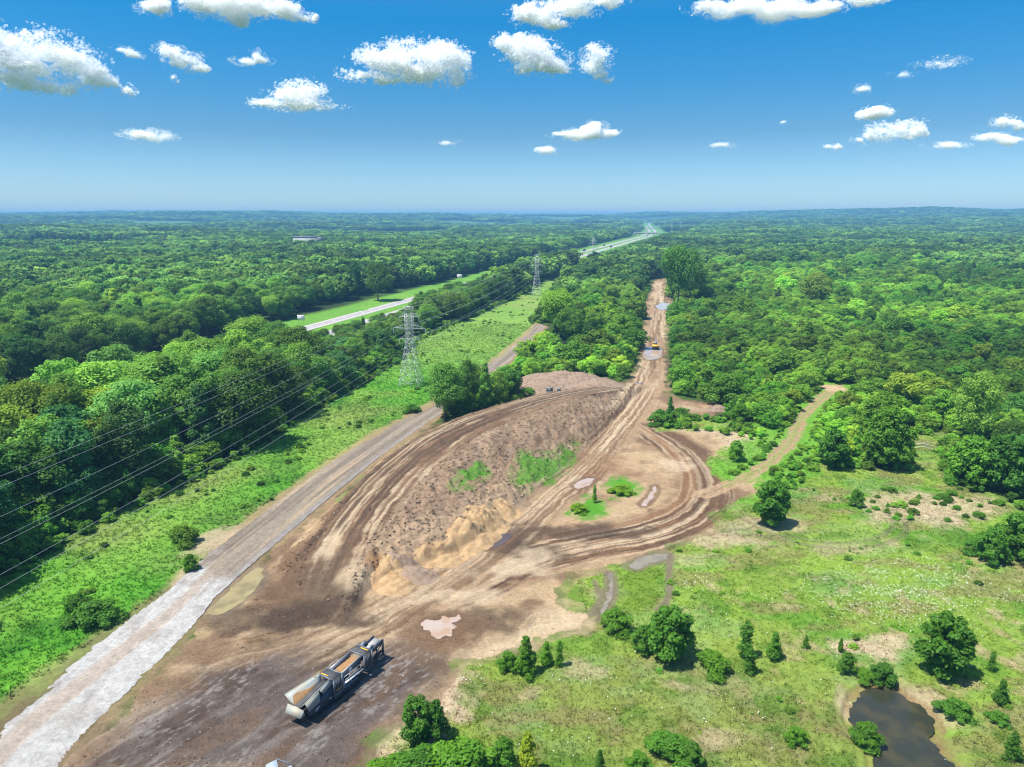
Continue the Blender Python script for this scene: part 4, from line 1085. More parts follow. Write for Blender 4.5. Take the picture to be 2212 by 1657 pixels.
# ---- plants that the photograph shows singly
HAND = [
    # foot x, foot y, tip y, width factor, set, variant, hue, name, label, category
    (905, 1606, 1505, .80, BUSH, 5, 'mid green', 'bush', 'large dense two-crowned bush between the dark dirt yard and the meadow', 'bush'),
    (940, 1602, 1512, .72, BUSH, 0, 'mid green', 'bush', 'right hand half of the large two-crowned bush at the yard edge', 'bush'),
    (1136, 1456, 1372, .95, BUSH, 2, 'bright green', 'sapling', 'tallest pointed sapling at the edge of the pale sand patch', 'sapling'),
    (1098, 1446, 1408, 1.0, BUSH, 1, 'bright green', 'bush', 'small bush just left of the tall pointed sapling by the sand', 'bush'),
    (1180, 1438, 1385, .9, BUSH, 2, 'bright green', 'sapling', 'bright sapling just right of the tall pointed one by the sand', 'sapling'),
    (1208, 1440, 1382, .8, BUSH, 3, 'bright green', 'sapling', 'slim sapling right end of the row beside the pale sand', 'sapling'),
    (1442, 1424, 1308, .95, BUSH, 5, 'dark green', 'small_tree', 'dark round young tree in the meadow below the wheel ruts', 'tree'),
    (1388, 1408, 1350, .95, BUSH, 0, 'mid green', 'bush', 'paler bush touching the dark round tree below the wheel ruts', 'bush'),
    (1330, 1356, 1318, 1.3, BUSH, 4, 'bright green', 'bush', 'low bush between the two wheel ruts and the sand patch', 'bush'),
    (1609, 1420, 1340, 1.1, BUSH, 3, 'mid green', 'sapling', 'tall slim sapling in mid meadow, taller of a stacked pair', 'sapling'),
    (1618, 1455, 1398, 1.2, BUSH, 3, 'mid green', 'sapling', 'shorter slim sapling just in front of the tall slim one', 'sapling'),
    (1671, 1424, 1365, 1.0, BUSH, 2, 'mid green', 'sapling', 'small cone shaped sapling alone beside the slim pair', 'sapling'),
    (1542, 1450, 1408, 1.2, BUSH, 4, 'bright green', 'bush', 'low pale bush between the dark round tree and the slim saplings', 'bush'),
    (2040, 1458, 1330, .95, BUSH, 5, 'dark green', 'small_tree', 'large dark leafy young tree beyond the pond', 'tree'),
    (1668, 1134, 1040, .95, BUSH, 5, 'dark green', 'small_tree', 'dark leafy young tree standing where the dirt meets the meadow', 'tree'),
    (1848, 1094, 1056, .9, BUSH, 0, 'mid green', 'bush', 'small round bush before the sandy patch at the thicket opening', 'bush'),
    (1590, 996, 950, .9, BUSH, 0, 'bright green', 'bush', 'small upright bush on grass between the dirt loop and the trail', 'bush'),
    (1447, 902, 855, .75, BUSH, 2, 'bluish green', 'small_tree', 'dark pointed tree in the clump at the dirt road fork', 'tree'),
    (1425, 916, 884, 1.2, BUSH, 4, 'mid green', 'bush', 'low bush at the foot of the dark pointed tree by the fork', 'bush'),
    (1470, 905, 880, 1.4, BUSH, 4, 'mid green', 'bush', 'spreading bush right of the dark pointed tree by the fork', 'bush'),
    (1443, 922, 893, .9, BUSH, 1, 'bright green', 'bush', 'bright bush in front of the dark pointed tree by the fork', 'bush'),
    (1910, 1010, 876, .85, BUSH, 5, 'bright green', 'small_tree', 'big round tree at the left side of the grassy opening', 'tree'),
    (1800, 1010, 928, .95, BUSH, 5, 'dark green', 'small_tree', 'dark round tree at the meadow edge left of the biggest one', 'tree'),
    (2100, 1050, 940, .95, BUSH, 0, 'bright green', 'small_tree', 'round tree at the right side of the grassy opening', 'tree'),
    (2160, 1062, 935, .9, BUSH, 5, 'dark green', 'small_tree', 'dark tree behind the round one right of the grassy opening', 'tree'),
    (1140, 1672, 1580, .85, BUSH, 2, 'yellow', 'bush', 'bright yellow-green feathery bush near the meadow corner', 'bush'),
    (1088, 1672, 1592, .8, BUSH, 0, 'mid green', 'bush', 'green bush just left of the yellow feathery one', 'bush'),
    (960, 1672, 1615, 1.5, BUSH, 4, 'bright green', 'bush', 'low bright bush in front of the large two-crowned bush', 'bush'),
    (1010, 1690, 1605, 1.3, BUSH, 1, 'bright green', 'bush', 'bright bushy clump between the two-crowned and yellow bushes', 'bush'),
    (905, 1680, 1622, 1.4, BUSH, 4, 'mid green', 'bush', 'low bush nearest the dirt yard corner', 'bush'),
    (840, 1690, 1640, 1.4, BUSH, 4, 'bright green', 'bush', 'low weedy bush on the bank beside the yard corner', 'bush'),
    (1828, 1452, 1408, .9, BUSH, 0, 'mid green', 'bush', 'bush on the slope above the pond, left one', 'bush'),
    (1905, 1478, 1434, 1.1, BUSH, 1, 'mid green', 'bush', 'broad bush growing right at the head of the pond', 'bush'),
    (1868, 1466, 1446, 1.5, BUSH, 4, 'bright green', 'bush', 'low bush between the two taller ones above the pond', 'bush'),
    (1868, 1612, 1562, 1.1, BUSH, 1, 'bright green', 'bush', 'round bright bush on the left bank of the pond', 'bush'),
    (1720, 1605, 1572, 1.2, BUSH, 1, 'bright green', 'bush', 'small ball shaped bright bush alone left of the pond', 'bush'),
    (1445, 1632, 1585, 1.3, BUSH, 4, 'mid green', 'bush', 'spreading dark bush low in the olive meadow', 'bush'),
    (1496, 1650, 1602, 1.0, BUSH, 0, 'mid green', 'bush', 'rounded bush beside the spreading one low in the meadow', 'bush'),
    (1295, 1668, 1618, .8, BUSH, 2, 'mid green', 'bush', 'slim bush right of the yellow feathery one', 'bush'),
    (1380, 1672, 1625, 1.0, BUSH, 1, 'bright green', 'bush', 'bright bush at the near edge of the meadow', 'bush'),
    (2160, 1520, 1468, 1.0, BUSH, 2, 'mid green', 'bush', 'pointed bush on the bank right of the pond', 'bush'),
    (2060, 1545, 1512, 1.3, BUSH, 4, 'mid green', 'bush', 'low bush on the right bank of the pond', 'bush'),
    (2185, 1640, 1580, .9, BUSH, 2, 'mid green', 'bush', 'green pointed bush right of the pond, nearest one', 'bush'),
    (2155, 1560, 1538, 1.3, BUSH, 4, 'mid green', 'bush', 'small bush between the two pointed ones right of the pond', 'bush'),
    (2140, 1450, 1405, .9, BUSH, 3, 'mid green', 'sapling', 'slim sapling in tall grass right of the large dark tree', 'sapling'),
    (2140, 1215, 1140, 1.0, BUSH, 0, 'mid green', 'bush', 'tall grey-green bush in the weeds below the right wood', 'bush'),
    (2195, 1205, 1110, 1.0, BUSH, 1, 'mid green', 'bush', 'broad bush at the foot of the right wood', 'bush'),
    (2118, 1195, 1150, 1.0, BUSH, 4, 'mid green', 'bush', 'low bush left of the tall grey-green one', 'bush'),
    (1740, 1400, 1372, .9, BUSH, 2, 'mid green', 'bush', 'tiny bush by the bare sandy spot in mid meadow', 'bush'),
    (1815, 1408, 1378, .8, BUSH, 2, 'mid green', 'sapling', 'little sapling at the end of the bare sandy spot', 'sapling'),
    (398, 1172, 1135, 1.3, BUSH, 4, 'olive green', 'bush', 'pale grey-green bush in the grass strip by the paved road', 'bush'),
    (412, 1232, 1196, .8, BUSH, 1, 'bright green', 'bush', 'small bright bush by the start of the white gravel', 'bush'),
    (205, 1345, 1300, 1.5, BUSH, 4, 'mid green', 'bush', 'dark weedy bush in the grass strip, nearest the white gravel', 'bush'),
    (170, 1320, 1282, 1.1, BUSH, 4, 'mid green', 'bush', 'dark thin weed clump behind the nearest strip bush', 'bush'),
    (1000, 898, 860, 1.3, BUSH, 4, 'mid green', 'bush', 'low bush where the bank meets the tree clump', 'bush'),
    (890, 890, 872, 1.5, BUSH, 4, 'dark green', 'bush', 'dark low bush on the strip by the bend of the road', 'bush'),
    (1250, 1104, 1088, 1.8, BUSH, 4, 'yellow-green', 'bush', 'weed clump on the lower half of the island in the dirt', 'bush'),
    (1284, 1086, 1046, .7, BUSH, 3, 'bright green', 'sapling', 'little sapling at the join of the island in the dirt', 'sapling'),
    (1342, 1066, 1046, 1.7, BUSH, 4, 'yellow-green', 'bush', 'weed clump on the upper half of the island in the dirt', 'bush'),
    (962, 908, 780, .80, BROAD, 0, 'dark green', 'broadleaf_tree', 'dark round tree leading the clump right of the lattice tower', 'tree'),
    (1010, 890, 772, .7, BROAD, 3, 'mid green', 'broadleaf_tree', 'second tree of the clump between the tower and the bank', 'tree'),
    (1048, 878, 782, .8, BROAD, 6, 'mid green', 'broadleaf_tree', 'third tree of the clump, behind the bank ramp', 'tree'),
    (1092, 862, 785, .8, BROAD, 4, 'bright green', 'broadleaf_tree', 'bright tree at the right end of the clump behind the ramp', 'tree'),
    (1075, 872, 800, .85, BROAD, 7, 'mid green', 'broadleaf_tree', 'low bushy tree behind the ramp between the third and bright trees', 'tree'),
    (1112, 858, 795, .85, BROAD, 3, 'dark green', 'broadleaf_tree', 'dark bushy tree touching the left end of the soil mound', 'tree'),
    (1146, 822, 772, .9, BROAD, 7, 'bright green', 'broadleaf_tree', 'bright bushy tree peeping over the soil mound by the old road', 'tree'),
    (978, 884, 800, .8, BROAD, 7, 'dark green', 'broadleaf_tree', 'dark bushy tree between the leading round tree and the second one', 'tree'),
    (1030, 870, 790, .8, BROAD, 1, 'mid green', 'broadleaf_tree', 'slender tree between second and third trees of the clump', 'tree'),
    (1200, 732, 618, 1.0, BROAD, 2, 'bright green', 'broadleaf_tree', 'big bright spreading tree beside the old road, past the second tower', 'tree'),
    (1230, 745, 660, .9, BROAD, 4, 'bright green', 'broadleaf_tree', 'shorter bright tree just right of the big spreading one', 'tree'),
    (1463, 672, 520, .62, BROAD, 2, 'dark green', 'broadleaf_tree', 'tall dark tree standing over the far dirt road puddle', 'tree'),
    (1490, 655, 548, .8, BROAD, 0, 'mid green', 'broadleaf_tree', 'tall tree just right of the dark one by the far puddle', 'tree'),
    (1762, 662, 585, 1.15, BROAD, 4, 'olive green', 'broadleaf_tree', 'round olive tree alone above the right thicket', 'tree'),
    (817, 650, 563, .85, BROAD, 0, 'dark green', 'broadleaf_tree', 'dark round tree on the far verge of the highway', 'tree'),
    (770, 640, 560, .6, BROAD, 3, 'bluish green', 'broadleaf_tree', 'narrow blue-green tree left of the round one across the highway', 'tree'),
    (2100, 960, 800, .7, BROAD, 1, 'olive green', 'broadleaf_tree', 'thin olive tree with a pale bare trunk right of the grassy opening', 'tree'),
]
hand_xy = []
for px, py, pt, wf, st, v, hue, nm, lab, cat in HAND:
    p = at(px, py); p[2] = zat(p[0], p[1])
    q = at(px, py, p[2]); x, y = q[0], q[1]
    h = max(.5, height_at((x, y, p[2]), pt))
    plant(st, v, nm, lab, cat, x, y, h, wf, hue)
    hand_xy.append((x, y, h * .35))
hand_xy = np.array(hand_xy)
def off_hand(L):
    P = np.array([(t[0], t[1]) for t in L])
    d = np.min(np.hypot(P[:, None, 0] - hand_xy[None, :, 0], P[:, None, 1] - hand_xy[None, :, 1]) - hand_xy[None, :, 2], axis=1)
    return [t for t, k in zip(L, d) if k > .8]
trees = off_hand(trees); young = off_hand(young)
# clump of trees and brush between the old road and the bank
CLUMP = wpoly([(940, 905), (1000, 893), (1080, 874), (1102, 862), (1100, 845), (1070, 835), (1040, 845), (985, 868)])

ORD = 'first second third fourth fifth sixth seventh eighth ninth tenth eleventh twelfth thirteenth fourteenth fifteenth sixteenth seventeenth eighteenth nineteenth twentieth'.split()
def ordw(i):
    if i < 20: return ORD[i]
    tens = ['twenty', 'thirty', 'forty', 'fifty', 'sixty', 'seventy', 'eighty'][(i + 1) // 10 - 2]
    return tens + ('-' + ORD[(i + 1) % 10 - 1] if (i + 1) % 10 else 'th')
def biggest(L, n):
    L = sorted(L, key=lambda t: -t[2] / math.hypot(t[0], t[1], 45))
    return L[:n], L[n:]
near_t, far_t = biggest(trees, 270)
near_y, far_y = biggest(young, 285)

def zone_hue(x, y, z):
    k = vnoise(np.array([x / 55]), np.array([y / 55]), 77)[0]; r = RNG.uniform()
    if z == 'left':
        hd = path_coords(np.array([x]), np.array([y]), HWY, 400)[0][0]
        if hd > 20 and hd < 1e8:
            return ('yellow-green' if k > .48 else 'mid green') if r < .7 else 'dark green'
        return 'dark green' if r < .38 else ('bluish green' if r < .58 else ('mid green' if r < .88 else 'yellow-green'))
    return 'dark green' if r < .35 else ('mid green' if r < .8 else 'olive green')

frontd = -poly_sd(np.array([t[0] for t in near_t]), np.array([t[1] for t in near_t]), STRIP, 40)
front = sorted([i for i, t in enumerate(near_t) if t[5] == 'left' and frontd[i] < 9.5], key=lambda i: abs(near_t[i][1] - TOWERS[0][1]) + (1000 if near_t[i][1] > TOWERS[0][1] else 0))
rank = {i: k for k, i in enumerate(front)}
WHERE = {'left': 'in the wood between the grass strip and highway', 'edge': 'in the wood right of the meadow', 'ahead': 'in the tall woods past the thickets'}
hwd = path_coords(np.array([t[0] for t in near_t]), np.array([t[1] for t in near_t]), HWY, 400)[0]
for i, (x, y, h, wf, v, zone) in enumerate(near_t):
    hue = zone_hue(x, y, zone)
    if i in rank:
        lab = f'{hue} tree at the front of the left wood, {ordw(rank[i])} back from the lattice tower' if y < TOWERS[0][1] else f'{hue} tree at the edge of the power line strip past the lattice tower, number {rank[i]}'
        if y >= TOWERS[0][1]:
            lab = f'{hue} tree beside the power line strip past the lattice tower'
            grp = f'{hue} trees beside the strip past the lattice tower'
        else:
            grp = 'front row trees of the left wood'
    else:
        wh = WHERE[zone] if not (zone == 'left' and 0 < hwd[i] < 1e8) else 'in the wood across the highway'
        size = 'tall' if h > 17 else 'medium high'
        lab = f'{size} {hue} broadleaf tree {wh}'
        grp = lab.replace(' tree ', ' trees ')
    plant(BROAD, v, 'broadleaf_tree', lab, 'tree', x, y, h, wf, hue, grp)

dd = -poly_sd(np.array([t[0] for t in near_y]), np.array([t[1] for t in near_y]), DIRT, 40)
edge = {}
for z in ('right', 'middle'):
    ids = sorted([i for i, t in enumerate(near_y) if t[5] == z and dd[i] < 6.5 and t[1] > 190], key=lambda i: near_y[i][1])
    edge.update({i: k for k, i in enumerate(ids)})
for i, (x, y, h, wf, v, zone) in enumerate(near_y):
    hue = ['mid green', 'bright green', 'mid green', 'dark green', 'olive green'][int(RNG.integers(0, 5))]
    side = 'right of' if zone == 'right' else 'left of'
    if i in edge:
        lab = f'{hue} young tree edging the dirt road, {ordw(edge[i])} on its {"right" if zone == "right" else "left"} side past the bank'
        grp = f'young trees edging the dirt road, {zone} thicket'
    else:
        size = 'tall' if h > 7.5 else ('low' if h < 4.5 else 'medium')
        lab = f'{size} {hue} young tree inside the thicket {side} the dirt road'
        grp = lab.replace(' tree ', ' trees ')
    plant(YOUNG, v, 'young_tree', lab, 'young tree', x, y, h, wf, hue, grp, parts=False)

# ---- the rest of the woods and thickets: one object each, copies spread by geometry nodes
def spread(name, label, protos, pts):
    """pts: x, y, z, height, width factor, variant"""
    P = np.array(pts, float)
    me = bpy.data.meshes.new(name)
    me.vertices.add(len(P)); me.vertices.foreach_set('co', P[:, :3].astype(np.float32).ravel())
    def attr(nm, ty, arr, key):
        a = me.attributes.new(nm, ty, 'POINT'); a.data.foreach_set(key, arr)
    attr('size', 'FLOAT_VECTOR', np.stack([P[:, 3] * P[:, 4], P[:, 3] * P[:, 4], P[:, 3]], 1).astype(np.float32).ravel(), 'vector')
    r = np.zeros((len(P), 3), np.float32); r[:, 2] = np.random.default_rng(5).uniform(0, 6.28, len(P)); r[:, 0] = np.random.default_rng(6).normal(0, .05, len(P))
    attr('turn', 'FLOAT_VECTOR', r.ravel(), 'vector')
    attr('pick', 'INT', P[:, 5].astype(np.int32) % len(protos), 'value')
    o = link(name, me)
    ng = bpy.data.node_groups.new(name, 'GeometryNodeTree')
    ng.interface.new_socket('Geometry', in_out='INPUT', socket_type='NodeSocketGeometry'); ng.interface.new_socket('Geometry', in_out='OUTPUT', socket_type='NodeSocketGeometry')
    gi = ng.nodes.new('NodeGroupInput'); go = ng.nodes.new('NodeGroupOutput')
    g2i = ng.nodes.new('GeometryNodeGeometryToInstance')
    for i, cm in enumerate(protos):
        so = bpy.data.objects.new(name + '_source', cm)
        oi = ng.nodes.new('GeometryNodeObjectInfo'); oi.transform_space = 'ORIGINAL'; oi.inputs['Object'].default_value = so
        ng.links.new(oi.outputs['Geometry'], g2i.inputs[0])
    ip = ng.nodes.new('GeometryNodeInstanceOnPoints'); ip.inputs['Pick Instance'].default_value = True
    def na(nm, ty):
        a = ng.nodes.new('GeometryNodeInputNamedAttribute'); a.data_type = ty; a.inputs['Name'].default_value = nm
        return a.outputs['Attribute']
    ng.links.new(gi.outputs[0], ip.inputs['Points']); ng.links.new(g2i.outputs[0], ip.inputs['Instance'])
    ng.links.new(na('pick', 'INT'), ip.inputs['Instance Index']); ng.links.new(na('turn', 'FLOAT_VECTOR'), ip.inputs['Rotation']); ng.links.new(na('size', 'FLOAT_VECTOR'), ip.inputs['Scale'])
    ng.links.new(ip.outputs[0], go.inputs[0])
    md = o.modifiers.new('spread', 'NODES'); md.node_group = ng
    for m in {m.name: m for cm in protos for m in cm.materials}.values():
        me.materials.append(m)
    return tag(o, label, kind='stuff')

def with_trunk(pair):
    """crown and trunk as one mesh for copies too far off to show parts"""
    import bmesh
    bm = bmesh.new(); bm.from_mesh(pair[0]); n0 = len(bm.faces)
    bm.from_mesh(pair[1])
    bm.faces.ensure_lookup_table()
    lay = bm.faces.layers.float.get('leafvar')
    for k, f in enumerate(bm.faces):
        f.material_index = 0 if k < n0 else 1
    me = bpy.data.meshes.new('tree_copy'); bm.to_mesh(me); bm.free()
    me.materials.append(pair[0].materials[0]); me.materials.append(BARK)
    return me

far_pts = []
mid_pts = [(x, y, zat(x, y), h, wf, v) for x, y, h, wf, v, z in far_t if math.hypot(x, y) < 520]
zz = ground_z(np.array([t[0] for t in far_t]), np.array([t[1] for t in far_t]), False)
for (x, y, h, wf, v, z), gz_ in zip(far_t, zz):
    if math.hypot(x, y) >= 520:
        far_pts.append((x, y, gz_, h, wf, v))
hcap = True; hl_x = HWY[:, 0]; hl_y = HWY[:, 1]
for r0, r1, sp, hh, wfac in ((1150, 2100, 12.5, (13, 20), 1.1), (2100, 3600, 21.0, (14, 21), 1.5), (3600, 7200, 42.0, (15, 22), 2.6), (7200, 11500, 85.0, (16, 24), 4.5)):
    X, Y = jittered(-r1 * .82, r1 * .82, r0, r1, sp, rng)
    ok = free(X, Y)
    X = X[ok]; Y = Y[ok]
    fld = fbm(X / 420.0, Y / 420.0, 51, 2); k = fld < .665
    X = X[k]; Y = Y[k]
    z = far_hills(X, Y)
    for x, y, q in zip(X, Y, z):
        far_pts.append((x, y, q - .5, rng.uniform(*hh), wfac * rng.uniform(.9, 1.2), int(rng.integers(0, 4))))
        if hcap is not None and y < 2300:
            c_ = np.interp(y, hl_y, hl_x) - x
            if -10 < c_ : pass
            if -170 < c_ < 0: far_pts[-1] = (x, y, q - .5, max(4.0, min(far_pts[-1][3], .26 * (-c_ - 14))), *far_pts[-1][4:])
spread('distant_forest', 'unbroken woodland running to the horizon', [p[0] for p in FARTREE], far_pts)
spread('middle_forest', 'the remaining trees of the nearer woods', [with_trunk(p) for p in BROAD], mid_pts)
zz = ground_z(np.array([t[0] for t in far_y]), np.array([t[1] for t in far_y]), False)
yp = [(x, y, q, h, wf, v) for (x, y, h, wf, v, z), q in zip(far_y, zz)]
spread('thicket_undergrowth', 'dense young growth filling both thickets', [p[0] for p in YOUNG], yp)

# low brush and weeds at the feet of the woods, along the old road and on the bank
low = []
X, Y = jittered(-140, 200, 66, 620, 2.7, rng)
sd = poly_sd(X, Y, STRIP, 12); md_ = poly_sd(X, Y, MEADOW, 12); dd_ = poly_sd(X, Y, DIRT, 8)
td_, _ = path_coords(X, Y, TRAIL, 10)
ok = (poly_sd(X, Y, road_poly, 8) < -1.5) & (dd_ < -1.0) & ((td_ > 3) | (td_ < -7))
n_ = vnoise(X / 7, Y / 7, 3)
rim = ((np.abs(sd + 2.2) < 3.6) & (Y < 700)) | ((np.abs(md_ + 1.5) < 3.0) & (X > 20)) | ((np.abs(dd_ + 2.6) < 1.6) & (Y > 190))
inner = (sd > 1) & (n_ > .74) & (Y > 85) & (rng.uniform(size=len(X)) < .5)
mead = (md_ > 1) & (n_ > .70) & (rng.uniform(size=len(X)) < .22) & (poly_sd(X, Y, POND, 6) < -1.5)
for x, y, a, b, c_ in zip(X, Y, ok & rim, ok & inner, ok & mead):
    if a: low.append((x, y, rng.uniform(1.0, 2.6), 1.3))
    elif b: low.append((x, y, rng.uniform(.5, 1.1), 1.9))
    elif c_: low.append((x, y, rng.uniform(.3, .8), 1.9))
p = at(2000, 1092)
for k in range(46):
    low.append((rng.normal(p[0], 9.5), rng.normal(p[1], 5.5), rng.uniform(.5, 1.3), 1.8))
X, Y = jittered(40, 130, 120, 240, 1.5, rng)
td_, _ = path_coords(X, Y, TRAIL, 14)
ok = (((td_ < -3.0) & (td_ > -11)) | ((td_ > 2.6) & (td_ < 4))) & (poly_sd(X, Y, DIRT, 6) < -2) & (rng.uniform(size=len(X)) < .6)
for x, y in zip(X[ok], Y[ok]):
    low.append((x, y, rng.uniform(.5, 1.5), 1.7))
X, Y = jittered(-60, 60, 170, 330, 3.2, rng)
ok = (poly_sd(X, Y, CLUMP, 6) > 0)
for x, y in zip(X[ok], Y[ok]):
    low.append((x, y, rng.uniform(2.5, 6.0), 1.2))
X, Y = jittered(-160, 10, 66, 320, 3.0, rng)
sd = poly_sd(X, Y, STRIP, 14)
ok = (sd < -1.2) & (sd > -8.5) & (X < np.interp(Y, [60, 100, 250, 330], [-75, -66, -37, -22]))
for x, y, q in zip(X[ok], Y[ok], -sd[ok]):
    low.append((x, y, rng.uniform(2.5, 5.0) + q * .55, rng.uniform(.9, 1.3)))
zz = ground_z(np.array([t[0] for t in low]), np.array([t[1] for t in low]), False)
spread('edge_undergrowth', 'weeds and low brush at the feet of the woods and on the grass', [p[0] for p in YOUNG], [(x, y, q - .05, h, w, int(rng.integers(0, 6))) for (x, y, h, w), q in zip(low, zz)])

# ------------------------------------------------------------------ grass blades and flowers
BLADE = flat_leaf('grass_blades')
def tufts(name, label, X, Y, hgt, nb, rng, lighten=1.0, col=None, wid=.35):
    n = len(X)
    Z = ground_z(X, Y, False)
    gc_, gg_ = ground_colour(X, Y) if col is None else (np.tile(col, (n, 1)), np.ones(n))
    keep = gg_ > .55
    X, Y, Z, gc_ = X[keep], Y[keep], Z[keep], gc_[keep]; n = len(X)
    k = np.repeat(np.arange(n), nb); m = len(k)
    a = rng.uniform(0, 6.28, m); lean = rng.uniform(.25, .95, m); h = hgt * rng.uniform(.5, 1.25, m)
    px = X[k] + rng.normal(0, .16, m); py = Y[k] + rng.normal(0, .16, m)
    base = np.stack([px, py, Z[k] - .03], 1)
    side = np.stack([-np.sin(a), np.cos(a), np.zeros(m)], 1) * (h * wid)[:, None] * .5
    tip = base + np.stack([np.cos(a) * lean * h, np.sin(a) * lean * h, h * (1.1 - .5 * lean)], 1)
    mid = base + (tip - base) * .55 + np.array([0, 0, 1.0]) * (h * .12)[:, None]
    V = np.stack([base, mid - side, tip, mid + side], 1).reshape(-1, 3)
    c = gc_[k] * (rng.uniform(.75, 1.35, m) * lighten)[:, None]
    c = c * (1 + rng.normal(0, .08, (m, 3)))
    me = mesh_from(name, V, np.arange(4 * m).reshape(m, 4), BLADE, point_col={'Col': np.repeat(np.clip(c, .005, .8), 4, axis=0)})
    return tag(link(name, me), label, kind='stuff')
rng = np.random.default_rng(33)
def sample_poly(poly, n, rng, bias=1.0, ymax=400):
    lo = poly.min(0); hi = poly.max(0); hi[1] = min(hi[1], ymax); lo[1] = max(lo[1], 60)
    y = lo[1] + (hi[1] - lo[1]) * rng.uniform(0, 1, n * 3) ** bias; x = rng.uniform(lo[0], hi[0], n * 3)
    k = (poly_sd(x, y, poly, 2) > 0) & (np.abs(x) < .76 * y + 8)
    return x[k][:n], y[k][:n]
x, y = sample_poly(MEADOW, 26000, rng, 1.5)
k = poly_sd(x, y, POND, 3) < -1
tufts('meadow_grass', 'short mixed grass and weeds of the meadow', x[k], y[k], .24, 6, rng, 1.2, wid=.6)
x, y = sample_poly(STRIP, 22000, rng, 1.4)
tufts('strip_grass', 'tall bright grass under the power line', x, y, .36, 6, rng, 1.2, wid=.55)
fx = []; fy = []
for (px, py, rx, ry, n) in ((1900, 1280, 14, 6, 900), (1960, 1240, 16, 5, 600), (2080, 1270, 14, 6, 600), (2000, 1330, 16, 4, 350), (1750, 1300, 18, 4, 200), (1620, 1350, 18, 4, 110), (1500, 1262, 3, 2, 60), (1950, 1420, 14, 4, 80), (1400, 1500, 26, 9, 60), (1650, 1550, 20, 8, 60), (1250, 1620, 14, 6, 40), (990, 1480, 3, 3, 60), (150, 1300, 8, 6, 40)):
    p = at(px, py); fx.append(rng.normal(p[0], rx * .55, n)); fy.append(rng.normal(p[1], ry * .8, n))
fx = np.concatenate(fx); fy = np.concatenate(fy)
k = poly_sd(fx, fy, MEADOW, 3) > 0
fx = fx[k]; fy = fy[k]
kk = fbm(fx / 2.5, fy / 2.5, 66, 3) > .44; fx = fx[kk]; fy = fy[kk]
n = len(fx); fz = ground_z(fx, fy, False) + rng.uniform(.25, .6, n)
s = rng.uniform(.04, .10, n); a = rng.uniform(0, 6.28, n)
V = np.stack([np.stack([fx + s * np.cos(a + q), fy + s * np.sin(a + q), fz + rng.normal(0, .02, n)], 1) for q in (0, 1.57, 3.14, 4.71)], 1).reshape(-1, 3)
me = mesh_from('meadow_flowers', V, np.arange(4 * n).reshape(n, 4), BLADE, point_col={'Col': np.tile(np.array([.80, .80, .76]), (4 * n, 1))})
tag(link('white_meadow_flowers', me), 'white flower heads scattered over the meadow', kind='stuff')

# ------------------------------------------------------------------ heaps of soil
def heap_mat(name, a, b):
    return paint(name, tuple(a), .95, dirt=tuple(b), dirt_amt=.85, scale=.8, spec=.1, bump=1.0)
TAN = heap_mat('tan_sand', alb(226, 190, 142), alb(184, 144, 102))
GREYB = heap_mat('grey_brown_soil', alb(192, 166, 142), alb(146, 118, 96))
def heap(name, label, px, py, rx, ry, h, mat, seed, rz=0.0):
    p = at(px, py); z0 = float(ground_z(np.array([p[0]]), np.array([p[1]]), True)[0])
    p = at(px, py, z0)
    n = 44; na = 64
    t = np.linspace(0, 1, n); a = np.linspace(0, 2 * math.pi, na, endpoint=False)
    T, A = np.meshgrid(t, a, indexing='ij')
    wob = 1 + .28 * (vnoise(np.cos(A) * 1.5 + seed, np.sin(A) * 1.5, seed) - .5) * 2
    lx = T * np.cos(A) * rx * wob; ly = T * np.sin(A) * ry * wob
    hh = h * np.clip(1 - T ** 1.5, 0, 1) * (.75 + .5 * fbm(lx / (rx * .5) + seed, ly / (ry * .5), seed + 1, 3)) + (.55 * (fbm(lx / .9, ly / .9, seed + 3, 3) - .5) + .60 * (fbm(lx / 2.4, ly / 2.4, seed + 4, 2) - .5)) * (1 - T ** 4)
    c, s = math.cos(rz), math.sin(rz)
    wx_ = p[0] + lx * c - ly * s; wy_ = p[1] + lx * s + ly * c
    gz_ = ground_z(wx_.ravel(), wy_.ravel(), True).reshape(T.shape)
    zz_ = np.maximum(hh + z0 * 0 + gz_, gz_ - .2) - .10 * T
    V = np.stack([wx_ - p[0], wy_ - p[1], zz_ - z0], -1).reshape(-1, 3)
    F = [(i * na + j, (i + 1) * na + j, (i + 1) * na + (j + 1) % na, i * na + (j + 1) % na) for i in range(n - 1) for j in range(na)]
    o = link(name, mesh_from(name, V, np.array(F), mat, smooth=True)); o.location = (p[0], p[1], z0)
    return tag(o, label, 'soil heap')
heap('sand_heap', 'tan sand heap at the near end of the spoil bank', 852, 1218, 4.2, 4.6, 1.3, TAN, 3, .3)
heap('soil_heap', 'grey-brown soil heap leaning on the nearest tan sand heap', 888, 1192, 4.6, 3.6, 1.4, GREYB, 5)
heap('sand_heap', 'broad low tan sand heap along the haul road, middle of the row', 965, 1166, 6.0, 3.0, .8, TAN, 8, .6)
heap('sand_heap', 'tallest tan sand heap of the row below the green weeds', 1022, 1135, 5.4, 4.6, 1.8, TAN, 11, .5)
heap('sand_heap', 'tan sand heap behind the tallest one', 1046, 1100, 4.8, 4.2, 1.3, TAN, 14, .7)
heap('sand_heap', 'small tan sand heap at the far end of the row', 1095, 1080, 3.4, 3.4, 1.1, TAN, 17)
heap('soil_mound', 'big smooth grey-brown soil mound behind the top of the ramp', 1215, 834, 21.0, 12.5, 5.8, GREYB, 23, .1)
heap('root_pile', 'brown pile of roots and earth at the end of the short spur', 1552, 886, 5.0, 3.0, 1.6, GREYB, 29)

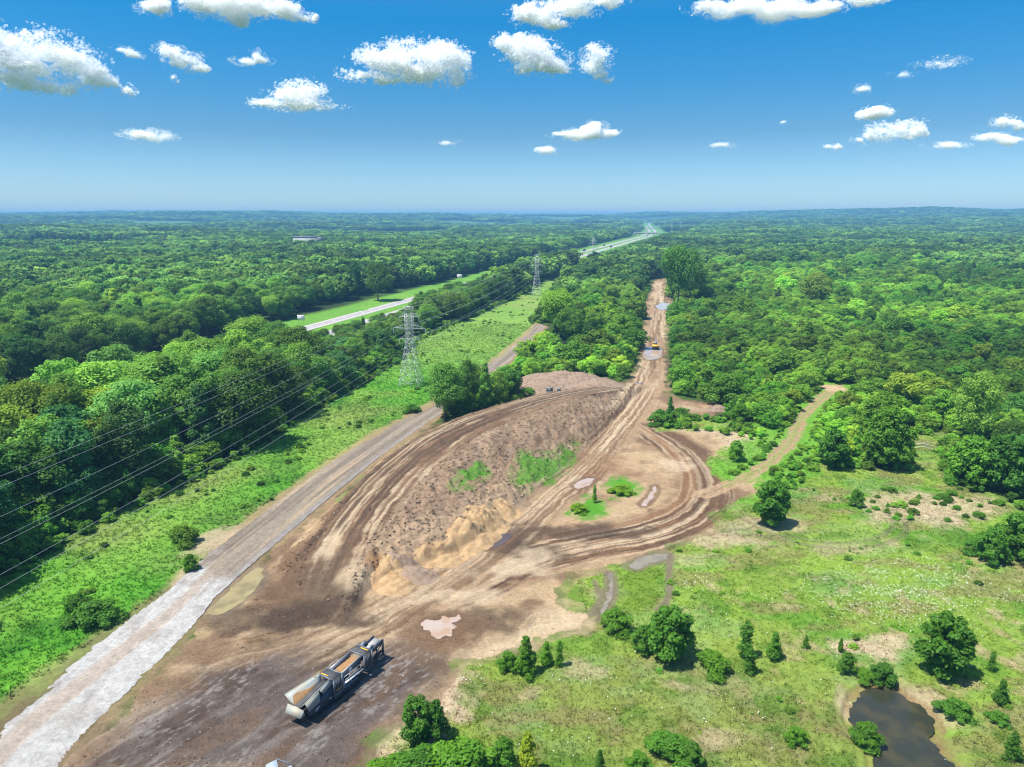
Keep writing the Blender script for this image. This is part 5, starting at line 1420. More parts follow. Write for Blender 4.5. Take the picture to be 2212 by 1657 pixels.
# loose clods and stones on the bare soil
def clods(name, label, X, Y, lo, hi, rng, cols):
    Z = ground_z(X, Y, True); n = len(X)
    base = np.array([(1, 0, 0), (.2, 1, 0), (-1, .2, 0), (-.1, -1, 0), (0, 0, .9), (.1, 0, -.6)], float)
    F0 = np.array([(0, 1, 4), (1, 2, 4), (2, 3, 4), (3, 0, 4), (1, 0, 5), (2, 1, 5), (3, 2, 5), (0, 3, 5)])
    s = lo * (hi / lo) ** (rng.uniform(0, 1, n) ** 2.2)
    a = rng.uniform(0, 6.28, n); ca, sa = np.cos(a), np.sin(a)
    B = base[None] * rng.uniform(.6, 1.3, (n, 6, 1)) * s[:, None, None]
    V = np.stack([B[..., 0] * ca[:, None] - B[..., 1] * sa[:, None] + X[:, None], B[..., 0] * sa[:, None] + B[..., 1] * ca[:, None] + Y[:, None], B[..., 2] * .8 + Z[:, None] + s[:, None] * .15], -1).reshape(-1, 3)
    F = (F0[None] + 6 * np.arange(n)[:, None, None]).reshape(-1, 3)
    gc_, gg_ = ground_colour(X, Y)
    c = gc_ * rng.uniform(.9, 1.35, (n, 1)); pick = rng.uniform(0, 1, n)
    c = np.where((pick < .12)[:, None], np.array(cols[0])[None], c); c = np.where((pick > .93)[:, None], np.array(cols[1])[None], c)
    k = np.zeros((len(V), 3))
    return tag(link(name, mesh_from(name, V, F, GROUND, point_col={'Col': np.repeat(np.clip(c, .005, .8), 6, axis=0), 'Kind': k})), label, kind='stuff')
rng = np.random.default_rng(51)
bank_poly = np.vstack([bu[:, 0, :2], bu[::-1, -1, :2]])
x, y = sample_poly(bank_poly, 26000, rng, 1.2)
bh_, bv_ = bank_height(x, y); k = (bv_ > .5) | ((bv_ >= 0) & (bv_ < .26) & (rng.uniform(size=len(x)) < .5)) | (rng.uniform(size=len(x)) < .06)
clods('bank_clods', 'loose clods of soil on the spoil bank', x[k], y[k], .07, .34, rng, (alb(206, 180, 150), alb(150, 118, 92)))
x, y = sample_poly(DIRT, 22000, rng, 1.6)
bh_, bv_ = bank_height(x, y); k = bv_ < 0
for lab_, p_, kk_ in puddle_w:
    k &= poly_sd(x, y, p_, 3) < -.3
clods('yard_stones', 'loose stones and clods on the dirt yard and roads', x[k], y[k], .04, .16, rng, (alb(222, 214, 204), alb(124, 104, 88)))

# ------------------------------------------------------------------ transmission towers and wires
STEEL = paint('galvanised_steel', (.48, .50, .51), .45, .35, dirt=(.45, .45, .44), dirt_amt=.5, scale=1.5)
GLASSY = paint('insulator_grey', (.55, .57, .58), .35, dirt_amt=.1)
ARMS = [(25.2, 3.65, 'upper'), (21.0, 6.0, 'middle'), (17.2, 3.8, 'lower')]
def make_tower():
    t = thing('lattice_tower', 'tall steel lattice power tower standing at the near end of the grass strip, nearest one', 'power tower')
    def hw(z):
        return 1.2 if z >= 16.5 else 1.2 + (16.5 - z) / 16.5 * 2.5
    b = MB(); r = .085
    lv = [0, 3.2, 6.6, 9.6, 12.2, 14.5, 16.5]
    cs = [(-1, -1), (1, -1), (1, 1), (-1, 1)]
    pt = lambda z, c: np.array([c[0] * hw(z), c[1] * hw(z), z])
    for c in cs:
        for a, d in zip(lv[:-1], lv[1:]):
            b.bar(pt(a, c), pt(d, c), r)
    for i in range(4):
        c0, c1 = cs[i], cs[(i + 1) % 4]
        for a, d in zip(lv[:-1], lv[1:]):
            b.bar(pt(a, c0), pt(d, c1), .05); b.bar(pt(a, c1), pt(d, c0), .05)
            b.bar(pt(d, c0), pt(d, c1), .05)
            if a < 7:
                mid = (pt(a, c0) + pt(d, c1)) / 2
                for q in (c0, c1):
                    b.bar((pt(a, q) + pt(d, q)) / 2, mid, .035)
    b.build('tower_legs', STEEL, t)
    b = MB()
    lv = [16.5, 18.0, 19.5, 21.0, 22.4, 23.8, 25.2, 26.2]
    for c in cs:
        b.bar(pt(16.5, c), pt(26.2, c), .075)
        b.bar(pt(26.2, c), np.array([c[0] * 1.75, c[1] * .35, 28.7]), .06)
    for i in range(4):
        c0, c1 = cs[i], cs[(i + 1) % 4]
        for a, d in zip(lv[:-1], lv[1:]):
            b.bar(pt(a, c0), pt(d, c1), .042); b.bar(pt(a, c1), pt(d, c0), .042); b.bar(pt(d, c0), pt(d, c1), .042)
    for y in (-.35, .35):
        b.bar((-1.75, y, 28.7), (1.75, y, 28.7), .06)
        for x0, x1 in ((-1.2, -.3), (1.2, .3)):
            b.bar((x0, y * 3.4, 26.2), (x1, y, 28.7), .04)
        b.bar((-1.5, y, 27.5), (1.5, y, 27.5), .035)
    b.build('tower_body', STEEL, t)
    for z, L, nm in ARMS:
        b = MB()
        for sgn in (-1, 1):
            tip = np.array([sgn * L, 0, z])
            for y in (-1.2, 1.2):
                b.bar((sgn * 1.2, y, z), tip, .06)
                b.bar((sgn * 1.2, y, z + 1.5), tip, .045)
                for k in (.35, .65):
                    lo_ = np.array([sgn * 1.2, y, z]) * (1 - k) + tip * k; hi_ = np.array([sgn * 1.2, y, z + 1.5]) * (1 - k) + tip * k
                    b.bar(lo_, hi_, .03)
            for k in (.25, .5, .75):
                p0 = np.array([sgn * 1.2, -1.2, z]) * (1 - k) + tip * k; p1 = np.array([sgn * 1.2, 1.2, z]) * (1 - k) + tip * k
                b.bar(p0, p1, .03)
        for y in (-1.2, 1.2):
            b.bar((-1.2, y, z), (1.2, y, z), .06)
        b.build('cross_arm', STEEL, t)
    for z, L, nm in ARMS:
        for sgn in (-1, 1):
            b = MB(); ph = np.linspace(0, 1.75, 15)
            b.tube([(sgn * L, 0, z - .05 - q) for q in ph], [(.05 if i % 2 else .12) for i in range(15)], 8)
            b.build('insulator_string', GLASSY, t)
    return t
def copy_tree(o, parent=None):
    c = o.copy(); COL.objects.link(c)
    if parent is not None: c.parent = parent
    for ch in list(o.children):
        copy_tree(ch, c)
    return c
TLAB = ['large steel lattice power tower on the grass strip, nearest and tallest in view', 'second lattice power tower, at the far end of the grass strip', 'third lattice power tower, before the visible highway lanes',
        'fourth lattice power tower, standing among trees right of the highway', 'fifth lattice power tower, near the road bridge', 'sixth lattice power tower, far up the line past the bridge', 'lattice power tower just right of the sixth far one']
t0 = make_tower()
tpos = TOWERS + [(580.0, 2500.0)]
THZ = []
for i, (x, y) in enumerate(tpos):
    t = t0 if i == 0 else copy_tree(t0)
    d = np.array(tpos[min(i + 1, 5)]) - np.array(tpos[max(min(i, 5) - 1, 0)])
    t.location = (x, y, zat(x, y) - .1); t.rotation_euler = (0, 0, math.atan2(d[1], d[0]) - math.pi / 2)
    if i: t.scale = (1.0, 1.0, 1.08 if i < 3 else 1.35)
    t['label'] = TLAB[i]; t['group'] = 'lattice towers along the power line'
    THZ.append((t.scale[2], math.atan2(d[1], d[0]) - math.pi / 2, t.location[2]))
WIRE = paint('aluminium_wire', (.70, .71, .72), .4, .3, dirt_amt=.1)
prev = (-92.0, -46.0)
def tower_pt(i, sgn, L, z):
    if i < 0:
        x, y, sc, a, zb = prev[0], prev[1], 1.0, THZ[0][1], 0.0
    else:
        x, y = tpos[i]; sc, a, zb = THZ[i]
    return np.array([x + sgn * L * math.cos(a), y + sgn * L * math.sin(a), zb + z * sc])
SPAN = ['running from the nearest tower to the viewer', 'running between nearest and second tower', 'running between second and third tower']
for s in range(3):
    for z, L, nm in ARMS + [(30.5, 1.7, 'peak')]:
        for sgn in (-1, 1):
            a = tower_pt(s - 1, sgn, L, z - 1.8); c = tower_pt(s, sgn, L, z - 1.8)
            tt = np.linspace(0, 1, 49); sag = 3.6 if nm != 'peak' else 2.6
            P = a[None] * (1 - tt)[:, None] + c[None] * tt[:, None]; P[:, 2] -= 4 * sag * tt * (1 - tt)
            b = MB(); b.tube(P, .014 if s == 0 else .026, 4)
            tag(b.build('power_wire', WIRE), f'wire at {"left" if sgn < 0 else "right"} tip of the {nm} arm, {SPAN[s]}', 'power wire', 'overhead power wires')

# ------------------------------------------------------------------ mobile screening machine in the yard
NAVY = paint('navy_paint', (.030, .045, .075), .5, dirt=(.16, .14, .12), dirt_amt=.35, scale=1.5)
STEELB = paint('blue_grey_steel', (.14, .17, .21), .5, .2, dirt=(.25, .22, .19), dirt_amt=.5, scale=1.5)
PALE = paint('pale_hopper_paint', (.30, .32, .295), .6, dirt=(.36, .26, .14), dirt_amt=.55, scale=.7)
RUBBER = paint('conveyor_rubber', (.045, .047, .05), .8, dirt=(.14, .13, .12), dirt_amt=.45, scale=1.0)
RUBL = paint('dusty_belt', (.30, .29, .28), .9, dirt=(.45, .42, .38), dirt_amt=.6, scale=2.0)
YEL = paint('safety_yellow', (.75, .42, .03), .45, dirt_amt=.2)
SOILO = paint('orange_soil', tuple(alb(202, 160, 114)), .95, dirt=tuple(alb(170, 126, 84)), dirt_amt=.8, scale=2.2, bump=.6, spec=.1)
BLACK = paint('black_iron', (.022, .022, .024), .6, dirt=(.14, .12, .1), dirt_amt=.5, scale=2)
GALV = paint('bare_metal', (.55, .57, .58), .4, .4, dirt_amt=.2)

def track_mb(L, h, w, y, x0=0.0, z0=0.0):
    prof = []
    r = h / 2
    for k in range(9):
        a = -math.pi / 2 + math.pi * k / 8; prof.append((x0 + L / 2 - r + r * math.cos(a), z0 + r + r * math.sin(a)))
    for k in range(9):
        a = math.pi / 2 + math.pi * k / 8; prof.append((x0 - L / 2 + r + r * math.cos(a), z0 + r + r * math.sin(a)))
    return MB().prism(prof, y - w / 2, y + w / 2)
def sheet(mb, A, B, C, D, t, nu=8, nv=4):
    A, B, C, D = (np.array(p, float) for p in (A, B, C, D))
    n = np.cross(B - A, D - A); n /= np.linalg.norm(n)
    u, v = np.meshgrid(np.linspace(0, 1, nu), np.linspace(0, 1, nv), indexing='ij')
    P = ((A * (1 - u[..., None]) + B * u[..., None]) * (1 - v[..., None]) + (D * (1 - u[..., None]) + C * u[..., None]) * v[..., None]).reshape(-1, 3)
    k = len(P); V = np.vstack([P + n * t / 2, P - n * t / 2]); F = []
    for i in range(nu - 1):
        for j in range(nv - 1):
            a, b, c, d = i * nv + j, (i + 1) * nv + j, (i + 1) * nv + j + 1, i * nv + j + 1
            F += [(a, b, c, d), (k + d, k + c, k + b, k + a)]
    rim = [i * nv for i in range(nu)] + [(nu - 1) * nv + j for j in range(1, nv)] + [i * nv + nv - 1 for i in range(nu - 2, -1, -1)] + [j for j in range(nv - 2, 0, -1)]
    F += [(rim[(i + 1) % len(rim)], rim[i], k + rim[i], k + rim[(i + 1) % len(rim)]) for i in range(len(rim))]
    return mb.add(V, F)
def screener():
    c = np.array([-22.25, 80.75])
    t = thing('screening_machine', 'long dark blue tracked screening machine with pale dirty hopper in the dark yard', 'screening machine', (c[0], c[1], float(ground_z(np.array([c[0]]), np.array([c[1]]), False)[0])), math.atan2(.87, .49))
    # crawler tracks
    for sy in (-1, 1):
        b = track_mb(5.0, .95, .5, sy * 1.05, -.3)
        tr = b.build('track', BLACK, t)
        g = MB()
        for k in range(17):
            g.box((-2.45 + k * .27, sy * 1.05, .965), (.10, .52, .05))
        g.build('track_shoe', GALV, tr)
    # main chassis
    b = MB()
    for sy in (-1, 1):
        b.prism([(-6.2, 1.15), (-5.6, .75), (5.6, 1.0), (7.3, 1.4), (7.3, 1.65), (5.4, 1.35), (-6.2, 1.5)], sy * .75 - .12, sy * .75 + .12)
    for x in (-5.5, -3.2, -1, 1.2, 3.4, 5.4):
        b.box((x, 0, 1.2), (.22, 1.26, .2))
    b.build('chassis', NAVY, t)
    # engine housing under the hopper
    b = MB()
    b.prism([(-6.6, .95), (-6.1, .70), (-2.75, .62), (-2.75, 2.55), (-3.6, 2.75), (-5.4, 2.05), (-6.6, 1.75)], -1.36, -.60)
    b.prism([(-6.6, .95), (-6.1, .70), (-2.75, .62), (-2.75, 2.55), (-3.6, 2.75), (-5.4, 2.05), (-6.6, 1.75)], .60, 1.30)
    h = b.build('engine_housing', NAVY, t)
    b = MB()
    for k in range(5):
        b.box((-4.4 + k * .32, -1.372, 1.75 + k * .10), (.05, .03, .75))
    b.build('vent_louvre', STEELB, h)
    b = MB(); b.box((-5.5, -1.372, 1.35), (.75, .03, .12)); b.box((-5.65, -1.372, 1.12), (.42, .03, .07)); b.box((-3.3, -1.372, 1.30), (.4, .03, .09)); b.build('side_decal', WHITE, h)
    # hopper: steep left wing, right wing, belt between, tipping lip
    wl = sheet(MB(), (-7.45, .42, 2.25), (-2.9, .35, 2.85), (-2.7, .75, 3.75), (-7.35, 1.95, 3.25), .06)
    wl_o = wl.build('hopper_wing', PALE, t)
    s_ = MB()
    A_, B_, C_, D_ = (np.array(p) for p in ((-7.45, .42, 2.25), (-2.9, .35, 2.85), (-2.7, .75, 3.75), (-7.35, 1.95, 3.25)))
    nw = np.cross(B_ - A_, D_ - A_); nw /= np.linalg.norm(nw)
    on_wing = lambda u, v, k: (A_ * (1 - u) + B_ * u) * (1 - v) + (D_ * (1 - u) + C_ * u) * v + nw * k
    q = [on_wing(u, v, .045) for u, v in ((.01, .03), (.60, .03), (.85, .30), (.62, .26), (.50, .42), (.38, .52), (.24, .66), (.12, .62), (.06, .40))]
    cc = on_wing(.30, .25, .16)
    V = np.vstack([q, cc]); nq = len(q); s_.add(V, [(i, (i + 1) % nq, nq) for i in range(nq)])
    s_.build('caked_soil', SOILO, wl_o)
    wr = sheet(MB(), (-7.45, -.42, 2.25), (-2.9, -.40, 2.85), (-2.7, -.95, 3.55), (-7.40, -1.25, 3.15), .06)
    wr_o = wr.build('hopper_wing', PALE, t)
    b = MB(); b.plate([(-7.40, -1.29, 3.18), (-7.10, -1.62, 2.05), (-5.2, -1.55, 2.10), (-5.0, -1.24, 3.32)], .05); b.plate([(-4.9, -1.25, 3.34), (-4.5, -1.42, 2.7), (-2.9, -1.30, 3.0), (-2.8, -1.02, 3.56)], .05); b.build('wing_outer_sheet', PALE, wr_o)
    b = MB()
    for a_, d_ in (((-7.4, -1.3, 3.2), (-2.7, -1.0, 3.6)), ((-7.42, 1.98, 3.28), (-2.7, .80, 3.8))):
        b.bar(a_, d_, .06)
    b.bar((-7.48, -1.3, 3.18), (-7.48, -.4, 2.28), .05); b.bar((-7.48, -.4, 2.28), (-7.48, .45, 2.28), .05); b.bar((-7.48, .45, 2.28), (-7.44, 1.98, 3.28), .05)
    b.build('hopper_rim', PALE, t)
    b = MB(); b.plate([(-7.40, -.45, 2.30), (-2.4, -.45, 2.92), (-2.4, .45, 2.92), (-7.40, .45, 2.30)], .08); b.build('feed_belt', RUBBER, t)
    b = MB(); b.plate([(-7.50, -1.05, 2.25), (-8.15, -1.00, 1.50), (-8.15, 1.35, 1.50), (-7.50, 1.50, 2.25)], .06); b.plate([(-7.52, -1.08, 2.25), (-7.35, -1.12, 1.45), (-8.1, -1.02, 1.45), (-8.15, -1.0, 1.52)], .04); b.build('tipping_lip', PALE, t)
    # folded side conveyors, wrapped round the machine like saddles
    def saddle(x0, x1, zt, drop, yellow):
        o = MB()
        o.plate([(x0, -1.30, zt), (x1, -1.30, zt + .05), (x1, .95, zt + .12), (x0, .95, zt + .07)], .10)
        o.plate([(x0, -1.35, zt - .02), (x0, -1.52, zt - drop), (x1, -1.52, zt - drop), (x1, -1.35, zt + .03)], .10)
        so = o.build('folded_conveyor', RUBBER, t)
        f = MB()
        for x in (x0 - .06, x1 + .06):
            f.box((x, -.17, zt + .13), (.12, 2.45, .16)); f.box((x, -1.50, zt - drop / 2), (.13, .16, drop + .1)); f.box((x, 1.05, zt - .35), (.13, .14, .9))
        f.box(((x0 + x1) / 2, -1.52, zt - drop), (x1 - x0 + .2, .14, .12))
        for k in range(5):
            x = x0 + (x1 - x0) * (k + .5) / 5
            f.box((x, -1.58, zt - drop / 2), (.04, .03, drop * .95))
        f.build('conveyor_frame', STEELB, so)
        y_ = MB()
        if yellow:
            y_.box((x0 + .25, .30, zt + .14), (.14, 1.2, .06)); y_.box(((x0 + x1) / 2, -1.60, zt - drop + .5), (.9, .03, .10))
        else:
            y_.box((x1 - .25, -.55, zt + .16), (.16, 1.3, .06))
        y_.build('yellow_guard', YEL, so)
    saddle(-2.65, -1.30, 3.35, 2.0, True)
    saddle(3.05, 4.45, 3.40, 2.15, False)
    b = MB(); b.bar((-3.6, .92, 3.72), (-2.2, 1.08, 3.62), .07); b.build('yellow_rail', YEL, t)
    # screen box
    b = MB()
    for y in (-.80, .98):
        b.prism([(-1.15, 2.0), (3.0, 2.15), (3.0, 3.25), (-1.15, 2.95)], y - .05, y + .05)
    b.box((.9, .09, 2.05), (4.1, 1.68, .1)); sb = b.build('screen_box', STEELB, t)
    b = MB()
    nx_, ny_ = 26, 12
    vx = np.linspace(-1.1, 2.95, nx_); vy = np.linspace(-.74, .92, ny_)
    A, B_ = np.meshgrid(vx, vy, indexing='ij')
    zz = 2.55 + .06 * A + .22 * fbm(A * 1.7 + 4, B_ * 1.7, 3, 3) - .10 * np.abs(B_)
    b.add(np.stack([A, B_, zz], -1).reshape(-1, 3), [(i * ny_ + j, (i + 1) * ny_ + j, (i + 1) * ny_ + j + 1, i * ny_ + j + 1) for i in range(nx_ - 1) for j in range(ny_ - 1)])
    b.build('soil_on_screen', SOILO, sb, smooth=True)
    b = MB(); b.tube([(.9, -.86, 2.55), (.9, -1.0, 2.55)], .34, 20); b.build('flywheel_cover', GALV, sb)
    b = MB(); b.bar((-1.1, -.87, 3.0), (3.0, -.87, 3.3), .05); b.bar((-1.1, 1.05, 3.0), (3.0, 1.05, 3.3), .05); b.build('screen_rail', GALV, sb)
    # walkway and hand rails beside the screen
    b = MB(); b.box((.8, -1.22, 1.72), (4.0, .62, .06)); wk = b.build('walkway', GALV, t)
    b = MB()
    for x in (-1.0, .1, 1.2, 2.3):
        b.bar((x, -1.48, 1.72), (x, -1.48, 2.75), .028)
    for z in (2.25, 2.75):
        b.bar((-1.0, -1.48, z), (2.3, -1.48, z), .026)
    for x in (-.4, 1.0):
        b.bar((x, 1.32, 2.1), (x, 1.32, 3.35), .028)
    b.bar((-.4, 1.32, 3.35), (1.0, 1.32, 3.35), .026); b.bar((-.4, 1.32, 2.9), (1.0, 1.32, 2.9), .026)
    b.build('hand_rail', GALV, wk)
    b = MB()
    for k in range(7):
        b.box((-.8 + k * .5, -1.05, 1.35 + .12 * (k % 3)), (.34, .4, .3), rot=Matrix.Rotation(k * .7, 3, 'Z'))
    b.build('hydraulic_block', GALV, t)
    b = MB()
    for k in range(4):
        b.tube([(1.9 + k * .2, -1.1, 2.2), (2.3 + k * .16, -1.45, 1.6 - .1 * k), (2.9, -1.2, 1.5), (3.1, -1.1, 2.0)], .035, 6)
    b.build('hydraulic_hose', BLACK, t)
    # tail conveyor
    b = MB(); b.plate([(4.3, -.52, 2.65), (7.45, -.52, 3.05), (7.45, .52, 3.05), (4.3, .52, 2.65)], .08); b.build('tail_belt', RUBL, t)
    b = MB()
    for y in (-.85, .75):
        b.prism([(4.3, 2.35), (7.6, 2.75), (7.6, 3.25), (4.3, 2.95)], y - .08, y + .08)
        b.box((7.5, y, 1.95), (.22, .22, 2.2)); b.box((6.2, y, 1.85), (.14, .16, 1.6))
        b.bar((5.0, y, 1.4), (7.5, y, 2.7), .07)
    for x in (5.0, 6.2, 7.5):
        b.box((x, -.05, 2.35), (.14, 1.5, .14))
    tf = b.build('tail_frame', NAVY, t)
    b = MB(); b.prism([(4.4, 3.0), (5.4, 3.55), (5.9, 3.35), (5.2, 2.95)], .5, .9); b.prism([(4.4, 3.0), (5.4, 3.45), (5.9, 3.25), (5.2, 2.95)], -.75, -.55); b.build('tail_wing', STEELB, tf)
    b = MB(); b.box((7.62, -.85, 2.35), (.03, .2, .16)); b.box((7.3, -.945, 2.55), (.3, .03, .1)); b.build('yellow_mark', YEL, tf)
    return t
screener()

def feeder():
    """second machine: only its hopper wings reach into the picture"""
    LB = paint('light_blue_grey_paint', (.30, .36, .42), .5, dirt=(.4, .38, .34), dirt_amt=.4, scale=1.0)
    p = at(600, 1672, 2.4)
    t = thing('hopper_machine', 'second machine at the edge of the yard with two light blue-grey hopper wings', 'hopper machine', (p[0], p[1] - .55, 0), math.radians(-12))
    b = MB(); b.prism([(-2.6, .5), (2.6, .5), (2.8, 2.0), (-2.8, 2.0)], -2.6, 1.0); b.build('body', NAVY, t)
    b = MB(); b.plate([(-1.95, 1.35, 2.5), (-1.0, 1.95, 2.85), (-.25, 1.0, 2.45), (-.9, -.5, 2.2)], .06); b.build('hopper_wing', LB, t)
    b = MB(); b.plate([(-.1, .9, 2.45), (.95, 1.55, 2.85), (2.0, .4, 2.75), (1.0, -.9, 2.3)], .06); b.build('hopper_wing', LB, t)
    b = MB(); b.bar((-1.1, 1.98, 2.9), (.95, 1.6, 2.9), .06); b.bar((-1.95, 1.35, 2.45), (-1.95, 1.2, .6), .09); b.bar((2.0, .4, 2.7), (2.0, .3, .6), .09); b.bar((-1.0, 1.95, 2.8), (-1.0, 1.7, .6), .08); b.bar((.95, 1.5, 2.8), (.95, 1.3, .6), .08)
    b.build('frame', STEELB, t)
    for sx in (-1, 1):
        track_mb(4.4, .8, .5, 0, 0).build('track', BLACK, t).location = (sx * 1.2, -.9, 0)
    for ch in t.children:
        if ch.name.startswith('track'):
            ch.rotation_euler = (0, 0, math.pi / 2)
feeder()

def excavator():
    EY = paint('excavator_yellow', (.62, .36, .04), .45, dirt=(.35, .25, .14), dirt_amt=.3, scale=1.5)
    GL = paint('cab_glass', (.05, .07, .09), .08, dirt_amt=.0, spec=.8)
    p = at(1416, 754)
    t = thing('excavator', 'yellow tracked excavator on the dirt road with its arm stretched ahead', 'excavator', (p[0], p[1], zat(p[0], p[1]) - .02), math.radians(78))
    for sy in (-1, 1):
        tr = track_mb(4.4, .95, .62, sy * 1.3).build('track', BLACK, t)
        g = MB()
        for k in range(14):
            g.box((-1.75 + k * .27, sy * 1.3, .97), (.1, .64, .05))
        g.build('track_shoe', BLACK, tr)
    MB().box((0, 0, .75), (2.2, 2.0, .5)).tube([(0, 0, .95), (0, 0, 1.2)], .8, 18).build('undercarriage', BLACK, t)
    b = MB(); b.box((-.35, 0, 1.42), (3.7, 2.9, .42)); b.prism([(-1.5, 1.63), (.9, 1.63), (.9, 2.05), (.4, 2.3), (-1.5, 2.35)], -1.45, -.2); b.prism([(-1.5, 1.63), (-.2, 1.63), (-.2, 2.3), (-1.5, 2.35)], .2, 1.45); b.build('house', EY, t)
    prof = [(-1.5, 1.2), (-2.35, 1.3), (-2.75, 1.55), (-2.78, 2.1), (-2.5, 2.4), (-1.5, 2.42)]
    MB().prism(prof, -1.48, 1.48).build('counterweight', EY, t)
    MB().box((-2.2, 0, 1.15), (.9, 2.7, .16)).box((-1.2, -.6, 2.48), (.5, .7, .14)).tube([(-1.3, .6, 2.4), (-1.3, .6, 2.95)], .08, 8).build('engine_cover', BLACK, t)
    cb = MB().prism([(-.05, 1.63), (1.65, 1.63), (1.7, 2.4), (1.25, 3.15), (-.05, 3.15)], .38, 1.42).build('cab', EY, t)
    g = MB(); g.plate([(-.07, .48, 2.2), (-.07, 1.32, 2.2), (-.07, 1.32, 3.0), (-.07, .48, 3.0)], .03); g.plate([(.1, 1.435, 2.1), (1.5, 1.435, 2.1), (1.2, 1.435, 3.0), (.1, 1.435, 3.0)], .03); g.plate([(.1, .365, 2.4), (.1, .365, 3.0), (1.2, .365, 3.0), (1.5, .365, 2.4)], .03); g.build('cab_window', GL, cb)
    bm_ = MB()
    P = [(.6, 0, 1.75), (2.1, 0, 3.5), (3.9, 0, 4.15), (6.1, 0, 3.55)]
    for a, c in zip(P[:-1], P[1:]):
        a = np.array(a); c = np.array(c); u = c - a; u /= np.linalg.norm(u); n_ = np.array([-u[2], 0, u[0]])
        V = []
        for q, hh in ((a - u * .1, .38), (c + u * .1, .34)):
            for sy in (-.24, .24):
                V += [q + n_ * hh + [0, sy, 0], q - n_ * hh + [0, sy, 0]]
        bm_.add(np.array(V), [(0, 2, 3, 1), (4, 5, 7, 6), (0, 4, 6, 2), (1, 3, 7, 5), (0, 1, 5, 4), (2, 6, 7, 3)])
    bo = bm_.build('boom', STEELB, t)
    b = MB()
    for sy in (-.42, .42):
        b.bar((1.0, sy, 1.9), (2.6, sy, 3.5), .11)
    b.bar((3.2, 0, 4.65), (5.7, 0, 4.15), .11); b.build('hydraulic_cylinder', GALV, bo)
    b = MB(); b.prism([(5.7, 4.2), (6.3, 4.05), (8.5, 1.9), (8.3, 1.55), (5.9, 3.2)], -.2, .2); st = b.build('stick', STEELB, t)
    b = MB(); b.prism([(8.2, 1.75), (8.75, 1.7), (8.95, 1.0), (8.5, .35), (7.9, .30), (8.15, .8)], -.6, .6)
    bk = b.build('bucket', BLACK, st)
    b = MB()
    for k in range(5):
        b.box((7.82, -.5 + .25 * k, .27), (.25, .09, .09))
    b.build('bucket_tooth', GALV, bk)
excavator()

# two grey concrete blocks on the ramp, a pale box shaped building far off, highway signs, bridge and traffic
CONCB = paint('grey_concrete_block', tuple(alb(168, 172, 178)), .9, dirt=(.22, .2, .18), dirt_amt=.4, scale=1.2, spec=.2)
for k, (px, py, lab) in enumerate(((1187, 846, 'larger grey concrete block at the foot of the smooth soil mound'), (1207, 846, 'smaller grey concrete block right of the larger one at the mound'))):
    p = at(px, py, 3.0); z = float(ground_z(np.array([p[0]]), np.array([p[1]]))[0])
    p = at(px, py, z); s = 1.0 if k == 0 else .8
    t = thing('concrete_block', lab, 'concrete block', (p[0], p[1], z - .05), .3 + k, 'grey blocks at the soil mound')
    t.scale = (s, s, s)
    MB().box((0, 0, .12), (2.3, 1.5, .24)).box((-.75, 0, .75), (.6, 1.3, 1.05), taper=(.8, .9)).box((.75, 0, .75), (.6, 1.3, 1.05), taper=(.8, .9)).box((0, 0, 1.33), (2.3, 1.4, .14)).build('block_body', CONCB, t)
    MB().tube([(-.2, 0, 1.4), (-.2, 0, 1.62), (.2, 0, 1.62), (.2, 0, 1.4)], .04, 6).build('lifting_loop', BLACK, t)
p = at(1460, 826)
t = thing('concrete_barrier', 'short pale concrete slab lying where the ramp joins the dirt road', 'concrete slab', (at(1380, 833)[0], at(1380, 833)[1], zat(*at(1380, 833)[:2])), .1)
MB().prism([(-1.3, 0), (1.3, 0), (1.2, .35), (-1.2, .35)], -.5, .5).build('slab', CONCB, t)

def sign(px, py, w, h, legs, label, face, rz=0.0, zb=2.2):
    p = at(px, py); z = zat(p[0], p[1])
    t = thing('road_sign', label, 'road sign', (p[0], p[1], z), rz)
    MB().box((0, 0, zb + h / 2), (w, .08, h)).build('sign_panel', face, t)
    for sx in (-1, 1):
        MB().box((sx * w * .33, .10, (zb + h) / 2), (.16, .12, zb + h)).build('post', GALV, t)
    MB().box((0, -.055, zb + h / 2), (w * .98, .02, .08)).box((0, -.055, zb + h * .25), (w * .98, .02, .08)).box((0, -.055, zb + h * .78), (w * .98, .02, .08)).build('stiffener', GALV, t)
SIGNB = paint('sign_back', (.62, .60, .60), .5, dirt_amt=.15)
SIGNG = paint('sign_green', (.01, .22, .13), .5, dirt_amt=.1)
sign(651, 700, 4.0, 3.0, 2, 'grey back of a large road sign on the grass verge, nearest one', SIGNB, .1)
sign(993, 606, 5.0, 3.4, 2, 'grey back of a road sign on the farther grass verge', SIGNB, .1)
sign(1300, 553, 7.0, 4.4, 2, 'green overhead style road sign beside the far highway lanes', SIGNG, .1, 3.0)
sign(1182, 562, 5.0, 3.4, 2, 'small pale road sign by the highway beyond the second tower', SIGNB, .1)

def far_building():
    BW = paint('white_block_wall', tuple(alb(226, 222, 214)), .85, dirt_amt=.15, scale=.05)
    BR = paint('grey_flat_roof', tuple(alb(170, 168, 166)), .9, dirt_amt=.2, scale=.05)
    p = at(665, 522); y = 1250.0; s = y / p[1]; x = p[0] * s
    t = thing('flat_roofed_building', 'pale windowless flat roofed building among trees across the highway', 'building', (x, y, 6), -.05)
    MB().box((0, 0, 9), (42, 26, 18)).build('wall', BW, t)
    MB().box((0, 0, 18.4), (43, 27, .8)).build('roof', BR, t)
    MB().box((-14, -13.15, 3), (5, .3, 5)).box((6, -13.15, 3), (5, .3, 5)).build('loading_door', BR, t)
far_building()

